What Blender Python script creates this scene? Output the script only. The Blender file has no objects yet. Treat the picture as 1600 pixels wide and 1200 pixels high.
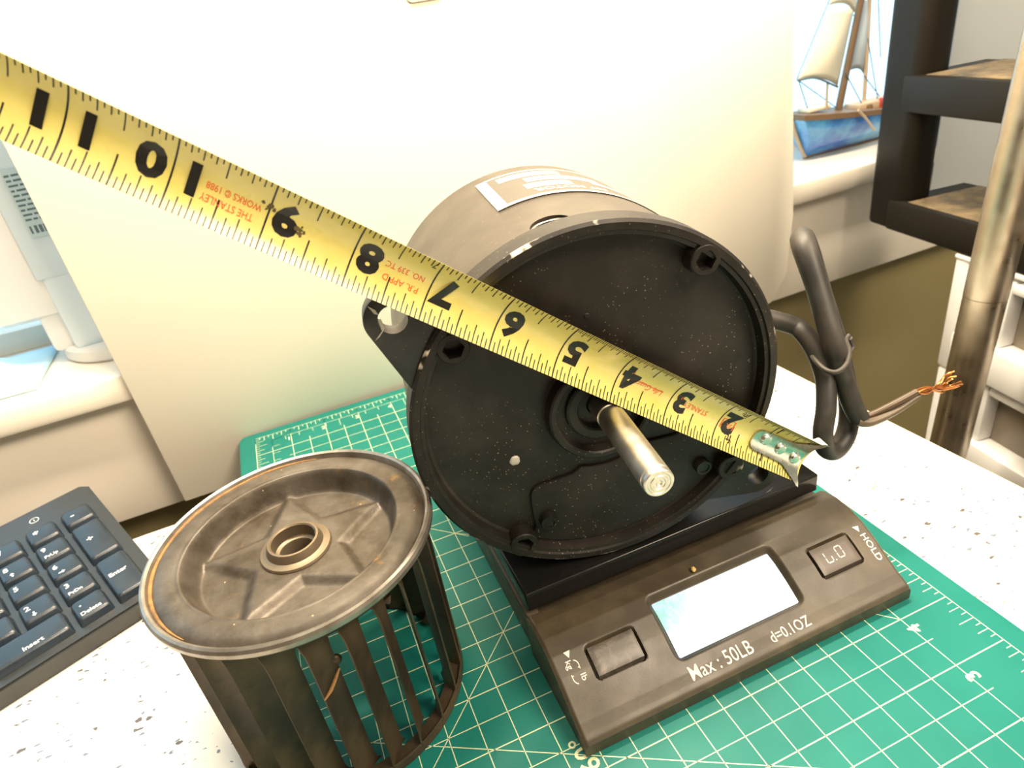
import bpy, bmesh, math, random
from mathutils import Matrix, Vector
import numpy as np
random.seed(7); rng = np.random.default_rng(7)
S = bpy.context.scene
PI = math.pi
# ------------------------------------------------------------------ camera
CAM = np.array([-0.19267457, -0.13514114, 0.2454499])
RC = np.array([[0.9196283012559757, -0.364455768885043, -0.14647791680206085],
               [-0.29867713815014346, -0.4066489040776138, -0.8633820915208489],
               [0.2550994996676776, 0.8377402111268669, -0.482820446885188]])   # rows: right, down, forward
FPX = 1040.05
cam = bpy.data.objects.new('camera', bpy.data.cameras.new('camera'))
S.collection.objects.link(cam); S.camera = cam
m = Matrix.Identity(4)
for i in range(3):
    m[i][0] = RC[0][i]; m[i][1] = -RC[1][i]; m[i][2] = -RC[2][i]; m[i][3] = CAM[i]
cam.matrix_world = m
cam.data.sensor_width = 36; cam.data.lens = FPX / 1600 * 36
cam.data.clip_start = .01; cam.data.clip_end = 60
cam.data.dof.use_dof = True; cam.data.dof.focus_distance = .262; cam.data.dof.aperture_fstop = 18
# ------------------------------------------------------------------ light
S.view_settings.view_transform = 'Standard'; S.view_settings.look = 'None'
S.view_settings.exposure = 0.0; S.view_settings.gamma = 1; S.view_settings.use_curve_mapping = False
S.cycles.use_denoising = True
S.cycles.max_bounces = 8; S.cycles.caustics_reflective = False; S.cycles.caustics_refractive = False
w = bpy.data.worlds.new('sky'); S.world = w; w.use_nodes = True
w.node_tree.nodes['Background'].inputs[0].default_value = (.60, .83, 1, 1)
w.node_tree.nodes['Background'].inputs[1].default_value = 2.4
def area(name, loc, target, sx, sy, power, col):
    l = bpy.data.lights.new(name, 'AREA'); l.shape = 'RECTANGLE'; l.size = sx; l.size_y = sy
    l.energy = power; l.color = col
    o = bpy.data.objects.new(name, l); S.collection.objects.link(o)
    o.location = loc
    o.rotation_euler = (Vector(target) - Vector(loc)).to_track_quat('-Z', 'Y').to_euler()
    return o
area('ceiling_lamp', (.32, -.50, .84), (-.04, .12, 0), .50, .34, 17.5, (1, .82, .61))
area('shelf_lamp', (-.02, .20, .66), (-.02, .32, .2), .60, .06, 15, (1, .84, .62))

area('room_fill', (-.55, -.75, 1.46), (-.45, -.5, 0), 1.1, 1.1, 11.0, (1, .82, .62))  # unseen fill light, added to brighten the dim parts of the room

# ------------------------------------------------------------------ helpers
def ray(x, y):
    d = RC.T @ np.array([(x - 800) / FPX, (y - 600) / FPX, 1.0]); return d / np.linalg.norm(d)
def at_depth(x, y, dep):
    return CAM + RC.T @ (np.array([(x - 800) / FPX, (y - 600) / FPX, 1.0]) * dep)
def tag(o, label=None, cat=None, group=None, kind=None):
    if label: o['label'] = label
    if cat: o['category'] = cat
    if group: o['group'] = group
    if kind: o['kind'] = kind
    return o
def thing(name, label, cat, loc=(0, 0, 0), rot=(0, 0, 0), group=None):
    o = bpy.data.objects.new(name, None); S.collection.objects.link(o)
    o.location = loc; o.rotation_euler = rot; o.empty_display_size = .02
    return tag(o, label, cat, group)
def wm(o):
    M = o.matrix_basis.copy()
    while o.parent:
        o = o.parent; M = o.matrix_basis @ M
    return M
def link(name, me, mat, parent=None):
    o = bpy.data.objects.new(name, me); S.collection.objects.link(o)
    if mat is not None and not me.materials: me.materials.append(mat)
    if parent is not None: o.parent = parent
    return o
def mk(name, verts, faces, mat, parent=None, smooth=False, world=True):
    """verts are world coordinates unless world=False (then the parent's)"""
    me = bpy.data.meshes.new(name)
    v = [tuple(map(float, p)) for p in verts]
    if parent is not None and world:
        Mi = wm(parent).inverted(); v = [tuple(Mi @ Vector(p)) for p in v]
    me.from_pydata(v, [], faces); me.validate(); me.update()
    if smooth: me.polygons.foreach_set('use_smooth', [True] * len(me.polygons))
    return link(name, me, mat, parent)
def from_bm(name, bm, mat, parent=None, smooth=False, autosmooth=None):
    bmesh.ops.recalc_face_normals(bm, faces=bm.faces)
    me = bpy.data.meshes.new(name); bm.to_mesh(me); bm.free()
    if smooth: me.polygons.foreach_set('use_smooth', [True] * len(me.polygons))
    o = link(name, me, mat, parent)
    if autosmooth: me.set_sharp_from_angle(angle=math.radians(autosmooth))
    return o
def sharp(o, a=35):
    o.data.polygons.foreach_set('use_smooth', [True] * len(o.data.polygons)); o.data.set_sharp_from_angle(angle=math.radians(a)); return o
def recalc(o):
    bm = bmesh.new(); bm.from_mesh(o.data); bmesh.ops.recalc_face_normals(bm, faces=bm.faces); bm.to_mesh(o.data); bm.free(); return o
def box(name, x0, x1, y0, y1, z0, z1, mat, parent=None, bevel=0, seg=2, rot=None, org=(0, 0, 0), world=True):
    bm = bmesh.new(); bmesh.ops.create_cube(bm, size=1)
    for v in bm.verts:
        v.co = Vector((x0 + (v.co.x + .5) * (x1 - x0), y0 + (v.co.y + .5) * (y1 - y0), z0 + (v.co.z + .5) * (z1 - z0)))
    if bevel: bmesh.ops.bevel(bm, geom=bm.edges[:], offset=bevel, segments=seg, affect='EDGES', profile=.5)
    if rot is not None:
        for v in bm.verts: v.co = rot @ v.co
    for v in bm.verts: v.co += Vector(org)
    if parent is not None and world:
        Mi = wm(parent).inverted()
        for v in bm.verts: v.co = Mi @ v.co
    return from_bm(name, bm, mat, parent, smooth=bool(bevel), autosmooth=40 if bevel else None)
def prism(name, poly, h0, h1, mat, parent=None, bevel=0, f=None, seg=2):
    """poly: list of (x,y), extruded h0..h1; f maps local (x,y,h) to the parent's coordinates"""
    bm = bmesh.new()
    a = [bm.verts.new((x, y, h0)) for x, y in poly]
    fc = bm.faces.new(a)
    r = bmesh.ops.extrude_face_region(bm, geom=[fc])
    for v in r['geom']:
        if isinstance(v, bmesh.types.BMVert): v.co.z = h1
    if bevel: 
        ed = [e for e in bm.edges if abs(e.verts[0].co.z - e.verts[1].co.z) < 1e-9]
        bmesh.ops.bevel(bm, geom=ed, offset=bevel, segments=seg, affect='EDGES', profile=.5)
    if f:
        for v in bm.verts: v.co = Vector(f(*v.co))
    return from_bm(name, bm, mat, parent, smooth=True, autosmooth=35)
def lathe(name, prof, mat, parent=None, seg=96, axis='Z', off=(0, 0, 0), closed=False, autos=30):
    """prof: (r, h) pairs; in the parent's coordinates"""
    V = []; F = []; n = len(prof)
    for r, h in prof:
        for k in range(seg):
            a = 2 * PI * k / seg; c, s_ = r * math.cos(a), r * math.sin(a)
            V.append((c + off[0], s_ + off[1], h + off[2]) if axis == 'Z' else (c + off[0], h + off[1], s_ + off[2]) if axis == 'Y' else (h + off[0], c + off[1], s_ + off[2]))
    rr = range(n if closed else n - 1)
    for i in rr:
        j = (i + 1) % n
        for k in range(seg):
            k2 = (k + 1) % seg
            F.append((i * seg + k, i * seg + k2, j * seg + k2, j * seg + k))
    me = bpy.data.meshes.new(name); me.from_pydata(V, [], F)
    bm = bmesh.new(); bm.from_mesh(me); bmesh.ops.remove_doubles(bm, verts=bm.verts, dist=1e-7)
    bmesh.ops.recalc_face_normals(bm, faces=bm.faces); bm.to_mesh(me); bm.free()
    me.polygons.foreach_set('use_smooth', [True] * len(me.polygons)); me.set_sharp_from_angle(angle=math.radians(autos))
    return link(name, me, mat, parent)
def catmull(P, n=8):
    P = [np.array(p, float) for p in P]; Q = [2 * P[0] - P[1]] + P + [2 * P[-1] - P[-2]]; out = []
    for i in range(1, len(Q) - 2):
        a, b, c, d = Q[i - 1:i + 3]
        for k in range(n):
            t = k / n
            out.append(.5 * (2 * b + (c - a) * t + (2 * a - 5 * b + 4 * c - d) * t * t + (3 * b - a - 3 * c + d) * t ** 3))
    out.append(P[-1]); return out
def tube(name, path, r, mat, parent=None, seg=12, smooth=8, world=True, close=False):
    P = catmull(path, smooth) if smooth else [np.array(p, float) for p in path]
    n = len(P); R = r if hasattr(r, '__len__') else [r] * n
    if len(R) != n: R = np.interp(np.linspace(0, 1, n), np.linspace(0, 1, len(R)), R)
    V = []; F = []; up = None
    for i, p in enumerate(P):
        t = P[min(i + 1, n - 1)] - P[max(i - 1, 0)]; t = t / (np.linalg.norm(t) + 1e-12)
        if up is None: up = np.cross(t, [0, 0, 1] if abs(t[2]) < .9 else [1, 0, 0])
        up = up - t * (up @ t); up /= np.linalg.norm(up); b = np.cross(t, up)
        for k in range(seg):
            a = 2 * PI * k / seg; V.append(p + R[i] * (math.cos(a) * up + math.sin(a) * b))
    for i in range(n - 1):
        for k in range(seg):
            k2 = (k + 1) % seg; F.append((i * seg + k, i * seg + k2, (i + 1) * seg + k2, (i + 1) * seg + k))
    F.append(tuple(range(seg))[::-1]); F.append(tuple((n - 1) * seg + k for k in range(seg)))
    o = mk(name, V, F, mat, parent, True, world); recalc(o); o.data.set_sharp_from_angle(angle=math.radians(50)); return o
_tx = {}
def text2d(s, size=1.0, bold=0.0, align='LEFT', shear=0.0):
    key = (s, bold, align, shear)
    if key not in _tx:
        c = bpy.data.curves.new('t', 'FONT'); c.body = s; c.size = 1; c.offset = bold; c.align_x = align; c.shear = shear
        c.resolution_u = 3
        o = bpy.data.objects.new('t', c); S.collection.objects.link(o)
        dg = bpy.context.evaluated_depsgraph_get(); dg.update()
        me = bpy.data.meshes.new_from_object(o.evaluated_get(dg))
        _tx[key] = ([(v.co.x, v.co.y) for v in me.vertices], [tuple(p.vertices) for p in me.polygons])
        bpy.data.objects.remove(o); bpy.data.curves.remove(c); bpy.data.meshes.remove(me)
    v, f = _tx[key]
    return [(x * size, y * size) for x, y in v], f
class Flat:
    """gathers flat print (strokes, letters) in 2-D and lays it on a surface through fn(x, y)"""
    def __init__(s): s.v = []; s.f = []
    def add(s, v, f):
        b = len(s.v); s.v += list(v); s.f += [tuple(i + b for i in q) for q in f]
    def rect(s, x0, y0, x1, y1, n=1, axis=1):
        v = []; f = []
        for k in range(n + 1):
            t = k / n
            if axis == 1: v += [(x0, y0 + (y1 - y0) * t), (x1, y0 + (y1 - y0) * t)]
            else: v += [(x0 + (x1 - x0) * t, y0), (x0 + (x1 - x0) * t, y1)]
        for k in range(n): f.append((2 * k, 2 * k + 1, 2 * k + 3, 2 * k + 2))
        s.add(v, f)
    def line(s, a, b, w):
        a = np.array(a, float); b = np.array(b, float); d = b - a; d /= np.linalg.norm(d); n = np.array([-d[1], d[0]]) * w / 2
        s.add([tuple(a + n), tuple(a - n), tuple(b - n), tuple(b + n)], [(0, 1, 2, 3)])
    def text(s, t, x, y, size, rot=0, bold=0, align='LEFT', sx=1, shear=0):
        v, f = text2d(t, size, bold, align, shear); c, q = math.cos(rot), math.sin(rot)
        s.add([(x + c * a * sx - q * b, y + q * a * sx + c * b) for a, b in v], f)
    def build(s, name, fn, mat, parent, world=True):
        return mk(name, [fn(*p) for p in s.v], s.f, mat, parent, False, world)
# ------------------------------------------------------------------ materials
def mat(name, col=(.5, .5, .5), rough=.5, metal=0, spec=.5, coat=0, emit=None, estr=0, alpha=1, trans=0):
    M = bpy.data.materials.new(name); M.use_nodes = True
    p = M.node_tree.nodes['Principled BSDF']
    p.inputs['Base Color'].default_value = (*col, 1); p.inputs['Roughness'].default_value = rough
    p.inputs['Metallic'].default_value = metal; p.inputs['Specular IOR Level'].default_value = spec
    p.inputs['Coat Weight'].default_value = coat; p.inputs['Coat Roughness'].default_value = .15
    if emit: p.inputs['Emission Color'].default_value = (*emit, 1); p.inputs['Emission Strength'].default_value = estr
    p.inputs['Transmission Weight'].default_value = trans
    return M
class NT:
    def __init__(s, M): s.t = M.node_tree; s.p = s.t.nodes['Principled BSDF']; s.tc = s.t.nodes.new('ShaderNodeTexCoord')
    def n(s, typ, **kw):
        o = s.t.nodes.new('ShaderNode' + typ)
        for k, v in kw.items():
            if k in o.inputs.keys(): o.inputs[k].default_value = v
            else: setattr(o, k, v)
        return o
    def l(s, a, b): s.t.links.new(a, b)
    def noise(s, scale, detail=4, rough=.55, coord='Object', dist=0):
        o = s.n('TexNoise', Scale=scale, Detail=detail, Roughness=rough, Distortion=dist); s.l(s.tc.outputs[coord], o.inputs['Vector']); return o.outputs['Fac']
    def ramp(s, fac, stops, interp='LINEAR'):
        r = s.n('ValToRGB'); r.color_ramp.interpolation = interp; e = r.color_ramp.elements
        while len(e) < len(stops): e.new(.5)
        for q, (pos, c) in zip(e, stops): q.position = pos; q.color = (*c, 1) if hasattr(c, '__len__') else (c, c, c, 1)
        s.l(fac, r.inputs['Fac']); return r.outputs['Color']
    def mix(s, fac, a, b):
        o = s.n('Mix', data_type='RGBA')
        for i, v in ((6, a), (7, b)):
            if hasattr(v, 'is_linked'): s.l(v, o.inputs[i])
            else: o.inputs[i].default_value = (*v, 1)
        if hasattr(fac, 'is_linked'): s.l(fac, o.inputs[0])
        else: o.inputs[0].default_value = fac
        return o.outputs[2]
    def math(s, op, a, b=None, c=None):
        o = s.n('Math', operation=op)
        for i, v in enumerate((a, b, c)):
            if v is None: continue
            if hasattr(v, 'is_linked'): s.l(v, o.inputs[i])
            else: o.inputs[i].default_value = v
        return o.outputs[0]
    def bump(s, h, strength=.2, dist=.001):
        o = s.n('Bump', Strength=strength, Distance=dist); s.l(h, o.inputs['Height']); s.l(o.outputs['Normal'], s.p.inputs['Normal'])
    def col(s, c): s.l(c, s.p.inputs['Base Color'])
    def rough(s, c): s.l(c, s.p.inputs['Roughness'])
    def specks(s, scale, thr, keep, coord='Object'):
        """small dots: mask 1 inside dots of some voronoi cells"""
        v = s.n('TexVoronoi', Scale=scale); s.l(s.tc.outputs[coord], v.inputs['Vector'])
        sep = s.n('SeparateColor'); s.l(v.outputs['Color'], sep.inputs[0])
        a = s.math('LESS_THAN', v.outputs['Distance'], thr); b = s.math('LESS_THAN', sep.outputs[0], keep)
        return s.math('MULTIPLY', a, b), sep.outputs[1]

M = {}
# painted wall parts
def painted(name, col, rough=.55, var=.06):
    A = mat(name, col, rough); t = NT(A); f = t.noise(3.5, 5)
    t.col(t.ramp(f, [(.3, tuple(c * (1 - var) for c in col)), (.7, col)])); t.bump(t.noise(260, 3), .06, .0006); return A
M['wall'] = painted('wall_paint', (.78, .72, .62))
M['wall_tan'] = painted('tan_wall_paint', (.34, .25, .16))
M['wall_grey'] = painted('grey_white_paint', (.40, .43, .44))
M['olive'] = painted('olive_grey_paint', (.30, .25, .115), .7, .12)
M['trim'] = painted('trim_paint', (.86, .80, .70), .4)
M['floor'] = painted('dark_floor', (.05, .04, .03), .6)
M['board'] = painted('white_board_face', (.86, .81, .70), .5, .02)
# terrazzo-like laminate counter
A = mat('speckled_white_laminate', (.8, .77, .7), .35); t = NT(A)
c = t.mix(t.ramp(t.noise(14, 4), [(.4, 0.), (.7, 1.)]), (.72, .70, .65), (.77, .76, .72))
mp = t.n('Mapping'); mp.inputs['Scale'].default_value = (1, 1.8, 1); mp.inputs['Rotation'].default_value = (0, 0, .5); t.l(t.tc.outputs['Object'], mp.inputs['Vector'])
nz = t.n('TexNoise', Scale=220.0, Detail=2.0); t.l(mp.outputs[0], nz.inputs['Vector'])
vv = t.n('VectorMath', operation='MULTIPLY_ADD'); t.l(nz.outputs['Color'], vv.inputs[0]); vv.inputs[1].default_value = (.006, .006, .006); t.l(mp.outputs[0], vv.inputs[2])
for sc, thr, keep, cl in ((120, .225, .62, (.10, .09, .08)), (210, .30, .60, (.15, .18, .23)), (70, .12, .25, (.34, .27, .18))):
    v = t.n('TexVoronoi', Scale=float(sc)); t.l(vv.outputs[0], v.inputs['Vector'])
    sp = t.n('SeparateColor'); t.l(v.outputs['Color'], sp.inputs[0])
    size = t.math('MULTIPLY', sp.outputs[1], thr)
    mk_ = t.math('MULTIPLY', t.math('LESS_THAN', v.outputs['Distance'], size), t.math('LESS_THAN', sp.outputs[0], keep))
    c = t.mix(mk_, c, cl)
t.col(c); M['counter'] = A
M['counter_edge'] = mat('cream_edge_band', (.80, .70, .52), .45)
# cutting mat
A = mat('green_mat_vinyl', (.02, .25, .17), .5, spec=.3); t = NT(A)
t.col(t.mix(t.ramp(t.noise(18, 6), [(.35, 0.), (.7, 1.)]), (.005, .135, .115), (.010, .168, .142))); t.rough(t.ramp(t.noise(40, 5), [(.3, .45), (.7, .58)])); t.bump(t.noise(900, 2), .1, .0004); M['mat'] = A
M['mat_print'] = mat('pale_mat_print', (.62, .68, .44), .5)
# scale plastics
A = mat('black_scale_plastic', (.022, .018, .014), .42); t = NT(A)
t.col(t.mix(t.ramp(t.noise(60, 8, .65), [(.45, 0.), (.72, 1.)]), (.044, .034, .020), (.078, .060, .035)))
t.rough(t.ramp(t.noise(35, 6, .6), [(.3, .36), (.7, .52)])); t.bump(t.noise(1500, 2), .12, .0003); M['scale'] = A
A = mat('glossy_black_platform', (.008, .0075, .007), .18, spec=.28); t = NT(A)
t.rough(t.ramp(t.noise(30, 6, .6), [(.35, .14), (.75, .30)])); M['platform'] = A
A = mat('worn_grey_button', (.10, .085, .065), .38); t = NT(A)
t.col(t.mix(t.ramp(t.noise(160, 8, .7, dist=1.5), [(.45, 0.), (.68, 1.)]), (.06, .05, .04), (.17, .14, .11))); M['button'] = A
M['button2'] = mat('grey_hold_button', (.075, .060, .047), .42)
M['white_print'] = mat('white_print', (.75, .70, .60), .5)
A = mat('lcd_painted_reflection', (.10, .13, .13), .12, emit=(.72, .95, 1), estr=1.15); t = NT(A)  # emission and its mottled edge stand in for bright reflections on the screen
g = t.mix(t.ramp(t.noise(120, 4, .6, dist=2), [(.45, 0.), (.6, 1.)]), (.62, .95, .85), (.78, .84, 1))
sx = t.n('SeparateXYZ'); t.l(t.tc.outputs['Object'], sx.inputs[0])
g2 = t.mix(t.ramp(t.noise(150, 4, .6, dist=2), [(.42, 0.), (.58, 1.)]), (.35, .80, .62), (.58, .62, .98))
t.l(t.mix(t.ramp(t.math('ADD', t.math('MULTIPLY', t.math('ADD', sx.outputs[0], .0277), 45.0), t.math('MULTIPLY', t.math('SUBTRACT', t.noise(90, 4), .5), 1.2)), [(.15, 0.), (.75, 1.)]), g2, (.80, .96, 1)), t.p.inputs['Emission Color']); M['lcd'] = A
M['gap'] = mat('dark_gap', (.004, .004, .004), .8)
# motor
def dusty(name, base, rough0, rough1, dust=(.26, .20, .13), edge=None, dens=.16, metal=0, spec=.5):
    A = mat(name, base, rough0, metal, spec); t = NT(A)
    c = t.mix(t.ramp(t.noise(45, 6, .6), [(.45, 0.), (.75, 1.)]), base, tuple(min(1, b * 1.9 + .006) for b in base))
    m1, _ = t.specks(900, .20, dens * 1.3); m2, _ = t.specks(430, .12, dens)
    clump = t.ramp(t.noise(28, 3), [(.42, 0.), (.62, 1.)])
    c = t.mix(t.math('MULTIPLY', t.math('MAXIMUM', m1, m2), clump), c, dust)
    if edge: 
        c = t.mix(t.ramp(edge(t), [(.5, 0.), (.56, 1.)]), c, (.62, .56, .46))
    t.col(c); t.rough(t.ramp(t.noise(30, 5), [(.3, rough0), (.7, rough1)])); t.bump(t.noise(800, 3), .10, .0004); return A
def rim_edge(t):
    s_ = t.n('SeparateXYZ'); t.l(t.tc.outputs['Object'], s_.inputs[0])
    r = t.math('SQRT', t.math('ADD', t.math('MULTIPLY', s_.outputs[0], s_.outputs[0]), t.math('MULTIPLY', s_.outputs[2], s_.outputs[2])))
    near = t.math('MULTIPLY', t.math('GREATER_THAN', r, .0714), t.math('LESS_THAN', t.math('ABSOLUTE', t.math('SUBTRACT', s_.outputs[1], .0004)), .0011))
    return t.math('MULTIPLY', near, t.math('ADD', t.noise(60, 3, .7), -.07))
M['bell'] = dusty('black_end_bell_paint', (.0105, .0082, .006), .40, .55, spec=.32, edge=rim_edge)
A = dusty('black_housing_paint', (.034, .026, .018), .30, .40, spec=.42, dens=.05); M['housing'] = A
M['flange'] = dusty('black_flange_paint', (.010, .009, .008), .38, .5, dens=.08)
M['bolt'] = dusty('dark_bolt_steel', (.02, .018, .015), .3, .45, metal=.5)
M['hole'] = mat('dark_hole', (.003, .003, .003), .6)
M['thread'] = mat('threaded_metal', (.16, .155, .145), .35, .8)
A = mat('worn_shaft_steel', (.7, .65, .58), .36, 1); t = NT(A)
t.col(t.mix(t.ramp(t.noise(60, 5, .6), [(.4, 0.), (.7, 1.)]), (.78, .73, .65), (.58, .51, .42))); t.rough(t.ramp(t.noise(90, 5), [(.3, .30), (.7, .44)])); M['shaft'] = A
M['chip'] = mat('bare_metal_chip', (.50, .46, .40), .6, .3)
M['plate'] = mat('nameplate_dark', (.055, .047, .038), .35)
M['plate_light'] = mat('nameplate_cream', (.78, .72, .56), .4, .2)
A = mat('black_cord_rubber', (.022, .020, .018), .48); t = NT(A)
t.col(t.mix(t.ramp(t.noise(45, 6, .6), [(.4, 0.), (.7, 1.)]), (.016, .015, .013), (.055, .045, .036))); t.rough(t.ramp(t.noise(70, 4), [(.3, .42), (.7, .6)])); M['cord'] = A
M['tie'] = mat('grey_twist_tie', (.040, .034, .026), .55)
M['insul'] = mat('brown_wire_insulation', (.07, .042, .02), .4)
M['insul2'] = mat('tan_wire_insulation', (.10, .075, .048), .45)
M['copper'] = mat('tarnished_copper', (.50, .21, .07), .36, 1)
# tape
A = mat('yellow_tape_enamel', (.74, .62, .16), .30, coat=.4); t = NT(A)
t.col(t.mix(t.ramp(t.noise(90, 6, .6), [(.4, 0.), (.75, 1.)]), (.72, .63, .20), (.66, .56, .14))); t.rough(t.ramp(t.noise(150, 5), [(.3, .26), (.7, .38)])); M['tape'] = A
M['ink'] = mat('black_tape_ink', (.010, .009, .008), .4)
M['red_ink'] = mat('red_tape_ink', (.72, .12, .035), .45)
M['tape_back'] = mat('tape_steel_edge', (.5, .46, .38), .4, .6)
A = mat('brushed_hook_steel', (.58, .60, .55), .22, 1); t = NT(A); t.rough(t.ramp(t.noise(120, 5), [(.3, .16), (.7, .34)])); M['hook'] = A
M['rivet'] = mat('bright_rivet', (.74, .70, .62), .25, 1)
M['grime'] = mat('dark_grime', (.10, .075, .03), .6)
# wheel
A = mat('dirty_bronze_steel', (.10, .085, .065), .5, .45); t = NT(A)
c = t.mix(t.ramp(t.noise(28, 7, .65), [(.36, 0.), (.62, 1.)]), (.118, .102, .083), (.036, .025, .013))
c = t.mix(t.ramp(t.noise(75, 6, .7), [(.60, 0.), (.72, 1.)]), c, (.17, .10, .035))
mk1, _ = t.specks(330, .12, .05); c = t.mix(mk1, c, (.36, .28, .16)); t.col(c)
t.rough(t.ramp(t.noise(50, 6), [(.3, .36), (.7, .62)])); t.bump(t.noise(420, 5), .25, .0006); M['wheel'] = A
A = mat('dark_blade_steel', (.035, .028, .020), .45, .5); t = NT(A)
c = t.mix(t.ramp(t.noise(35, 7, .65), [(.40, 0.), (.68, 1.)]), (.045, .036, .026), (.115, .082, .045)); t.col(c); t.bump(t.noise(400, 5), .25, .0005); M['blade'] = A
A = mat('worn_rim_steel', (.20, .18, .155), .34, .8); t = NT(A)
t.col(t.mix(t.ramp(t.noise(80, 6, .6), [(.4, 0.), (.7, 1.)]), (.34, .31, .27), (.18, .15, .12))); M['rim'] = A
A = mat('orange_rust', (.36, .17, .04), .8); t = NT(A); t.col(t.mix(t.ramp(t.noise(220, 6, .7), [(.4, 0.), (.65, 1.)]), (.30, .15, .045), (.12, .07, .03))); M['rust'] = A
M['hub'] = mat('worn_brass_hub', (.15, .115, .075), .42, .55)
# keyboard
A = mat('black_key_plastic', (.013, .022, .034), .30, spec=.7); t = NT(A); t.rough(t.ramp(t.noise(90, 5), [(.3, .24), (.7, .4)])); t.bump(t.noise(1800, 2), .08, .0003); M['key'] = A
A = mat('black_keyboard_case', (.022, .024, .025), .36, spec=.7); t = NT(A); t.rough(t.ramp(t.noise(60, 5), [(.3, .30), (.7, .46)])); M['case'] = A
M['legend'] = mat('white_key_legend', (.72, .74, .74), .5)
# background
M['white_plastic'] = mat('white_plastic', (.80, .80, .80), .35)
M['blue_white'] = mat('pale_blue_white_plastic', (.68, .78, .86), .35)
M['label_paper'] = mat('grey_label', (.50, .62, .66), .5)
M['label_ink'] = mat('dark_label_ink', (.10, .16, .18), .5)
M['blue_cloth'] = mat('pale_blue_cloth', (.52, .76, .88), .7)
A = mat('dusty_black_shelf_plastic', (.012, .0095, .0065), .5, spec=.2); t = NT(A); t.rough(t.ramp(t.noise(20, 5), [(.3, .45), (.7, .6)])); M['shelf'] = A
A = mat('dusty_shelf_top', (.10, .075, .042), .7); t = NT(A); t.col(t.mix(t.ramp(t.noise(40, 7, .7), [(.38, 0.), (.66, 1.)]), (.05, .04, .028), (.24, .17, .085))); M['dust'] = A
A = mat('pitted_chrome', (.62, .56, .46), .20, 1); t = NT(A)
t.col(t.mix(t.ramp(t.noise(22, 6, .6), [(.4, 0.), (.75, 1.)]), (.66, .60, .50), (.46, .36, .25))); t.rough(t.ramp(t.noise(60, 5), [(.3, .26), (.7, .42)])); M['chrome'] = A
A = mat('smoky_drawer_plastic', (.16, .13, .095), .35); t = NT(A); t.col(t.mix(t.ramp(t.noise(16, 3), [(.35, 0.), (.7, 1.)]), (.10, .085, .065), (.24, .20, .15))); M['drawer_window'] = A
A = mat('ship_blue_glaze', (.03, .16, .55), .22, coat=.5); t = NT(A)
t.col(t.mix(t.ramp(t.noise(26, 4, .6), [(.38, 0.), (.68, 1.)]), (.015, .12, .50), (.16, .52, .80))); M['ship_blue'] = A
M['ship_wood'] = mat('ship_brown_wood', (.17, .10, .05), .5)
M['ship_tan'] = mat('ship_tan_trim', (.50, .38, .25), .5)
M['sail'] = mat('cream_sail_cloth', (.82, .76, .60), .8)
M['sail_grey'] = mat('grey_sail_cloth', (.46, .54, .60), .8)
M['rope'] = mat('dark_rigging', (.10, .13, .15), .6)
M['red'] = mat('red_figure_paint', (.45, .05, .04), .5)
A = mat('window_glass'); nt = A.node_tree; nt.nodes.clear()
n0 = nt.nodes.new('ShaderNodeOutputMaterial'); n1_ = nt.nodes.new('ShaderNodeMixShader'); n2 = nt.nodes.new('ShaderNodeBsdfTransparent'); n3 = nt.nodes.new('ShaderNodeBsdfGlossy'); 
n2.inputs[0].default_value = (.93, .97, .97, 1); n3.inputs['Roughness'].default_value = .02
n1_.inputs[0].default_value = .06; nt.links.new(n2.outputs[0], n1_.inputs[1]); nt.links.new(n3.outputs[0], n1_.inputs[2]); nt.links.new(n1_.outputs[0], n0.inputs[0]); M['glass'] = A
M['crumb'] = mat('tan_crumb', (.62, .40, .14), .7)

# ------------------------------------------------------------------ setting
KW = .02                                          # the window wall turns this little towards the mat's rows
WD = np.array([-KW, 1, 0]) / math.hypot(1, KW)
WX = np.array([1, KW, 0]) / math.hypot(1, KW)
W0 = np.array([0, .345, 0])
def wp(x, d, z): return W0 + WX * x + WD * d + np.array([0, 0, z])
def wray(px, py, d):
    r = ray(px, py); P = W0 + WD * d; t_ = ((P - CAM) @ WD) / (r @ WD); q = CAM + r * t_
    return np.array([(q - W0) @ WX, d, q[2]])
def struct(o): o['kind'] = 'structure'; return o
WR = Matrix.Rotation(math.atan(KW), 3, 'Z')
def wbox(name, x0, x1, d0, d1, z0, z1, mt, parent=None, bevel=0):
    return box(name, x0, x1, d0, d1, z0, z1, mt, parent, bevel, rot=WR, org=W0)
FL = -.74; CE = 1.5
struct(box('floor', -1.6, .72, -1.9, .60, FL - .05, FL, M['floor']))
struct(box('ceiling', -1.6, .72, -1.9, .60, CE, CE + .05, M['wall']))
struct(box('wall_left', -1.65, -1.6, -1.9, .60, FL, CE, M['wall_tan']))
struct(box('wall_front', -1.6, .72, -1.95, -1.9, FL, CE, M['wall_tan']))
struct(box('wall_right', .62, .72, -1.9, .40, FL, CE, M['wall_grey']))
struct(wbox('wall_back_right', .436, .72, .008, .0195, .0, 1.15, M['wall_grey']))
struct(wbox('wall_back', -1.6, .72, .048, .10, FL, .0485, M['olive']))
struct(wbox('wall_back_upper', -1.6, .72, .02, .16, 1.15, CE, M['wall']))
struct(wbox('trim_apron', -1.6, .72, .020, .047, -.048, .049, M['trim'], bevel=.001))
struct(wbox('trim_ledger', -.27, .17, -.001, .0195, -.047, -.0375, M['trim']))
wn = struct(bpy.data.objects.new('window_1', None)); S.collection.objects.link(wn); wn.location = wp(-.3, .13, .1)
wbox('window_sill', -1.55, .4355, .0065, .16, .050, .0705, M['trim'], wn, .003)
wbox('window_frame', -1.55, .66, .12, .15, .0705, .0875, M['trim'], wn, .001)
wbox('window_frame', -1.55, .66, .12, .15, 1.12, 1.15, M['trim'], wn, .001)
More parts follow.
